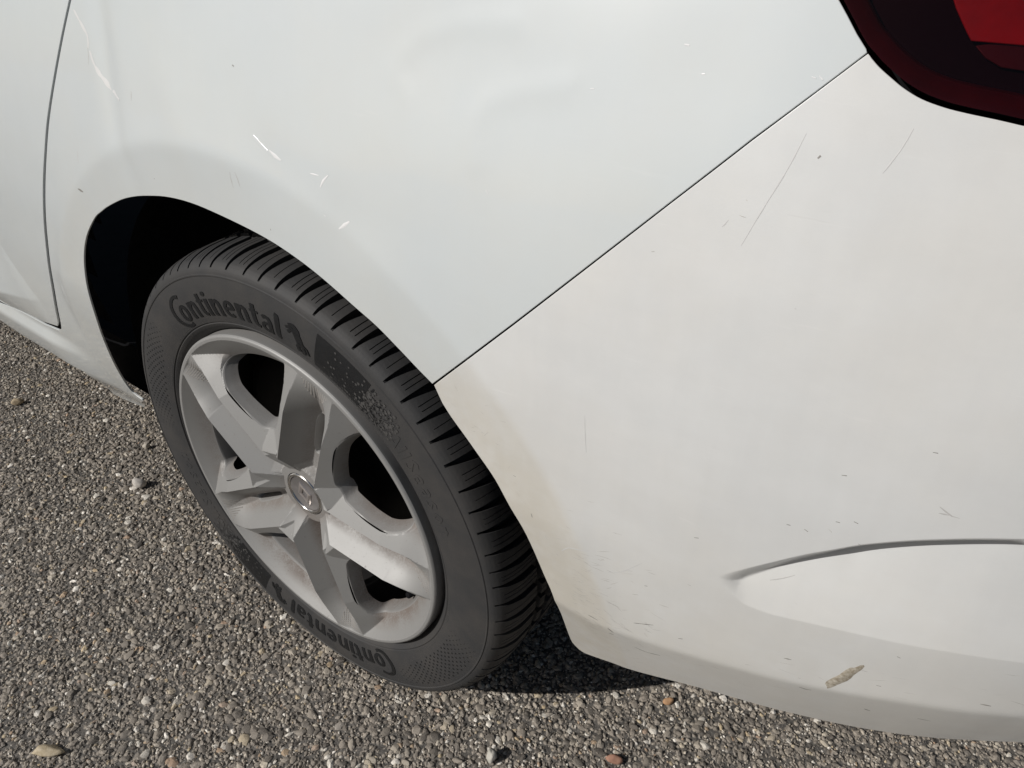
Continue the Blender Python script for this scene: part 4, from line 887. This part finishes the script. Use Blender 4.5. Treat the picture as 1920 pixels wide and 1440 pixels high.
def wheel_cover():
    win = window_outline(); loops = []
    th = np.linspace(0, 2 * PI, 620, endpoint=False)
    loops.append(np.stack([np.sin(th) * .2185, np.cos(th) * .2185], 1))
    th2 = np.linspace(0, 2 * PI, 120, endpoint=False); loops.append(np.stack([np.sin(th2) * .0302, np.cos(th2) * .0302], 1))
    wl_ = []
    for k in range(5):
        a = math.radians(SP0 + 36 + 72 * k); p = np.stack([math.sin(a) * win[:, 0] + math.cos(a) * win[:, 1], math.cos(a) * win[:, 0] - math.sin(a) * win[:, 1]], 1)
        loops.append(p); wl_.append(p)
    for k in range(5):                                   # the openings down in the slots between paired ridges
        a = math.radians(SP0 + 72 * k); q = np.linspace(0, 2 * PI, 60, endpoint=False)
        tt = .112 + np.sign(np.cos(q)) * np.abs(np.cos(q)) ** .5 * .036; ss = np.sign(np.sin(q)) * np.abs(np.sin(q)) ** .6 * (.0062 + (tt - .112) * .03)
        p = resample(np.stack([math.sin(a) * tt + math.cos(a) * ss, math.cos(a) * tt - math.sin(a) * ss], 1), .0016)
        loops.append(p); wl_.append(p)
    sp = .0009; gx = np.arange(-.22, .22, sp); g = np.stack(np.meshgrid(gx, gx), -1).reshape(-1, 2); g = g + ((np.round(g[:, 1] / sp) % 2) * sp * .5)[:, None] * [1, 0]
    lines = []
    for k in range(5):
        a = math.radians(SP0 + 72 * k); ca, sa = math.cos(a), math.sin(a)
        def put(t, s): lines.append(np.stack([sa * t + ca * s, ca * t - sa * s], 1))
        for sg in (-1, 1):
            for s0 in (.0295, .0302, .0288, .005, .0044, .046, .0467):
                t = np.arange(.048, .2150, .0014); s = np.full(len(t), s0 * sg)
                put(t, s)
    for r0 in (.2125, .2119, .2131, .068, .0673, .036, .0375, .039, .041, .043, .0446, .046, .0467, .2155, .2165, .2175, .2181):
        n = int(2 * PI * r0 / .0016); q = np.linspace(0, 2 * PI, n, endpoint=False); lines.append(np.stack([np.sin(q) * r0, np.cos(q) * r0], 1))
    for k in range(5):
        a = math.radians(SP0 + 36 + 72 * k); ca, sa = math.cos(a), math.sin(a)
        for sg in (-1, 1):
            for o_ in (-.0007, 0, .0007, .0016, .0026, .0038):
                q = np.linspace(0, 1, 34); tt = .176 + q * (.2135 - .176); ss = (.0625 - (tt - .171) * .25 - o_) * sg
                lines.append(np.stack([sa * tt + ca * ss, ca * tt - sa * ss], 1))
    L = np.vstack(lines)
    Lr = np.hypot(L[:, 0], L[:, 1]); La = (np.degrees(np.arctan2(L[:, 0], L[:, 1])) - SP0 + 36) % 72 - 36
    lim = np.abs(Lr * np.sin(np.radians(La)))
    # drop grid points that sit on top of feature lines, and thin the lines where they meet
    def key(p, c): return np.round(p[:, 0] / c).astype(np.int64) * 100003 + np.round(p[:, 1] / c).astype(np.int64)
    c = .0009; occ = key(np.vstack([L] + loops), c); near_ = np.unique(np.concatenate([occ + i * 100003 + j for i in (-1, 0, 1) for j in (-1, 0, 1) if abs(i) + abs(j) < 2]))
    g = g[~np.isin(key(g, c), near_)]
    _, first = np.unique(key(L, .0005), return_index=True); keep = L[np.sort(first)]
    pts = np.vstack([np.array(keep), g]); rr = np.hypot(pts[:, 0], pts[:, 1]); ok = (rr < .2183) & (rr > .0306)
    for p in wl_: ok &= ~inside(p, pts)
    ok &= ~np.isin(key(pts, .0007), np.unique(key(np.vstack(loops), .0007)))
    pts = pts[ok]
    allp = np.vstack(loops + [pts]); polys = []; b0 = 0
    edges = []
    for lp in loops:
        n = len(lp); edges += [(b0 + i, b0 + (i + 1) % n) for i in range(n)]; b0 += n
    vv, ee, ff, *_ = delaunay_2d_cdt([Vector(p) for p in allp], edges, [], 0, 1e-8)
    V2 = np.array([[v.x, v.y] for v in vv]); F = np.array([list(f) for f in ff if len(f) == 3]); cen = V2[F].mean(1)
    rc = np.hypot(cen[:, 0], cen[:, 1]); ok = (rc < .2185) & (rc > .0301)
    for p in wl_: ok &= ~inside(p, cen)
    F = F[ok]
    r = np.hypot(V2[:, 0], V2[:, 1]); t = np.arctan2(V2[:, 0], V2[:, 1]); D = cover_depth(r, t)
    D = np.minimum(D, .026)
    V = np.stack([V2[:, 0], D, V2[:, 1]], 1)
    a_, b_, c_ = V2[F[:, 0]], V2[F[:, 1]], V2[F[:, 2]]
    cr = (b_[:, 0] - a_[:, 0]) * (c_[:, 1] - a_[:, 1]) - (b_[:, 1] - a_[:, 1]) * (c_[:, 0] - a_[:, 0])
    F[cr < 0] = F[cr < 0][:, ::-1]                               # x,z counter-clockwise faces -y
    F = F.tolist(); V = V.tolist()
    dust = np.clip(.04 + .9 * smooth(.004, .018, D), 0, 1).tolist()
    # walls of the openings and the outer skirt
    def skirt(loop, profile, sign, dz):
        n = len(loop); lr = np.hypot(loop[:, 0], loop[:, 1]); lt = np.arctan2(loop[:, 0], loop[:, 1]); d0 = np.minimum(cover_depth(lr, lt), .026)
        T = np.roll(loop, -1, 0) - np.roll(loop, 1, 0); T /= np.linalg.norm(T, axis=1)[:, None]
        O = np.stack([T[:, 1], -T[:, 0]], 1) * sign
        b = len(V)
        for (o_, dd, du_) in profile:
            q = loop + O * o_; V.extend(np.stack([q[:, 0], np.maximum(d0 + dd, dz * (dd > .01) * dd / profile[-1][1]), q[:, 1]], 1).tolist()); dust.extend([du_] * n)
        for k in range(len(profile) - 1):
            for i in range(n):
                j = (i + 1) % n; f = (b + k * n + i, b + k * n + j, b + (k + 1) * n + j, b + (k + 1) * n + i); F.append(f if sign > 0 else f[::-1])
    for p in wl_:
        sg = 1 if area2(p) < 0 else -1
        skirt(p, [(0, 0, .2), (.0006, .0004, .2), (.0016, .0022, .3), (.0038, .0095, .6), (.0062, .0185, 1.0)], sg, .0)
    skirt(loops[0], [(0, 0, .2), (.0001, .002, .3), (.0, .016, .8)], -1 if area2(loops[0]) < 0 else 1, 0)
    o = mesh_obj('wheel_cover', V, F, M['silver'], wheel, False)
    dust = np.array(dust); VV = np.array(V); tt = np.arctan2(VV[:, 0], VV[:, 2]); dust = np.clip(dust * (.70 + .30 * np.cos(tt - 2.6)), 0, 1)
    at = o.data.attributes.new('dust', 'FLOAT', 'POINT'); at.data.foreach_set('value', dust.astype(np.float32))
wheel_cover()
def lathe(name, prof, mat, n=96, parent=None):
    th = np.linspace(0, 2 * PI, n, endpoint=False); p = np.array(prof)
    V = np.stack([np.sin(th)[:, None] * p[None, :, 0], np.tile(p[:, 1], (n, 1)), np.cos(th)[:, None] * p[None, :, 0]], -1).reshape(-1, 3)
    return mesh_obj(name, V, grid_faces(n, len(p), True), mat, parent or wheel)
lathe('centre_cap', [(.0001, .0135), (.0235, .0135), (.0245, .0128), (.0250, .0140)], M['cap'])
lathe('cap_ring', [(.0248, .0145), (.0252, .0118), (.0262, .0108), (.0278, .0108), (.0290, .0118), (.0300, .0145), (.0305, .02)], M['chrome'])
def emblem():
    # upright hollow rhombus
    o = np.array([(0, .0185), (.0125, 0), (0, -.0185), (-.0125, 0)]); i = o * .42
    rot = math.radians(-18); Rm = np.array([[math.cos(rot), math.sin(rot)], [-math.sin(rot), math.cos(rot)]])
    v = []
    for ring, y in ((o, .0134), (o * .93, .0118), ((o + i) / 2, .0108), (i * 1.08, .0118), (i, .0134)):
        q = ring @ Rm.T; v += [(a, y, b) for a, b in q]
    f = []
    for k in range(4):
        for j in range(4): f.append((k * 4 + j, k * 4 + (j + 1) % 4, (k + 1) * 4 + (j + 1) % 4, (k + 1) * 4 + j))
    mesh_obj('emblem', v, f, M['emblem'], wheel, False)
emblem()
def texture_inserts():
    for k in range(5):
        a0 = math.radians(SP0 + 72 * k); V, F = [], []
        ca, sa = math.cos(a0), math.sin(a0)
        for t in np.arange(.176, .2085, .0026):
            half = .018 * np.clip((t - .170) / .038, 0, 1) + .001
            odd = int(round(t / .0026)) % 2
            for s in np.arange(-half, half, .0030):
                s2 = s + odd * .0015
                if abs(s2) > half: continue
                r = math.hypot(t, s2); dd = float(cover_depth(np.array([r]), np.array([a0 + math.atan2(s2, t)]))[0])
                b = len(V); e = .00125
                for (x, y, up) in ((-e, -e, 0), (e, -e, 0), (e, e, 0), (-e, e, 0), (0, 0, .0009)):
                    tt, ss = t + y, s2 + x; V.append((sa * tt + ca * ss, dd + .0004 - up, ca * tt - sa * ss))
                F += [(b, b + 1, b + 4), (b + 1, b + 2, b + 4), (b + 2, b + 3, b + 4), (b + 3, b, b + 4)]
        mesh_obj('texture_insert', V, F, M['knurl'], wheel, False)
M['knurl'] = simple('knurled_silver', (.30, .28, .26), .6, .2, nscale=120, col2=(.22, .20, .18))
texture_inserts()
lathe('steel_rim', [(.03, .060), (.075, .062), (.10, .078), (.135, .085), (.165, .082), (.180, .086), (.186, .095), (.190, .11), (.194, .19)], M['steel'])
lathe('rim_flange', [(.192, .13), (.192, .055), (.199, .038), (.205, .024), (.2185, .0185), (.2215, .0165), (.2225, .019)], M['steel'])
def valve():
    c = math.radians(124); r0 = .176; V = []; n = 14
    prof = [(.0001, -.004), (.0035, -.004), (.0042, -.003), (.0042, .010), (.0052, .011), (.0052, .03)]
    d = Vector((-math.sin(c) * .25, -.97, -math.cos(c) * .25)).normalized(); base = Vector((math.sin(c) * r0, .030, math.cos(c) * r0))
    a = d.orthogonal().normalized(); b = d.cross(a)
    for k in range(n):
        t = 2 * PI * k / n
        for (q, h) in prof: V.append(tuple(base - d * h + (a * math.cos(t) + b * math.sin(t)) * q))
    mesh_obj('valve', V, grid_faces(n, len(prof), True), M['black'], wheel)
valve()
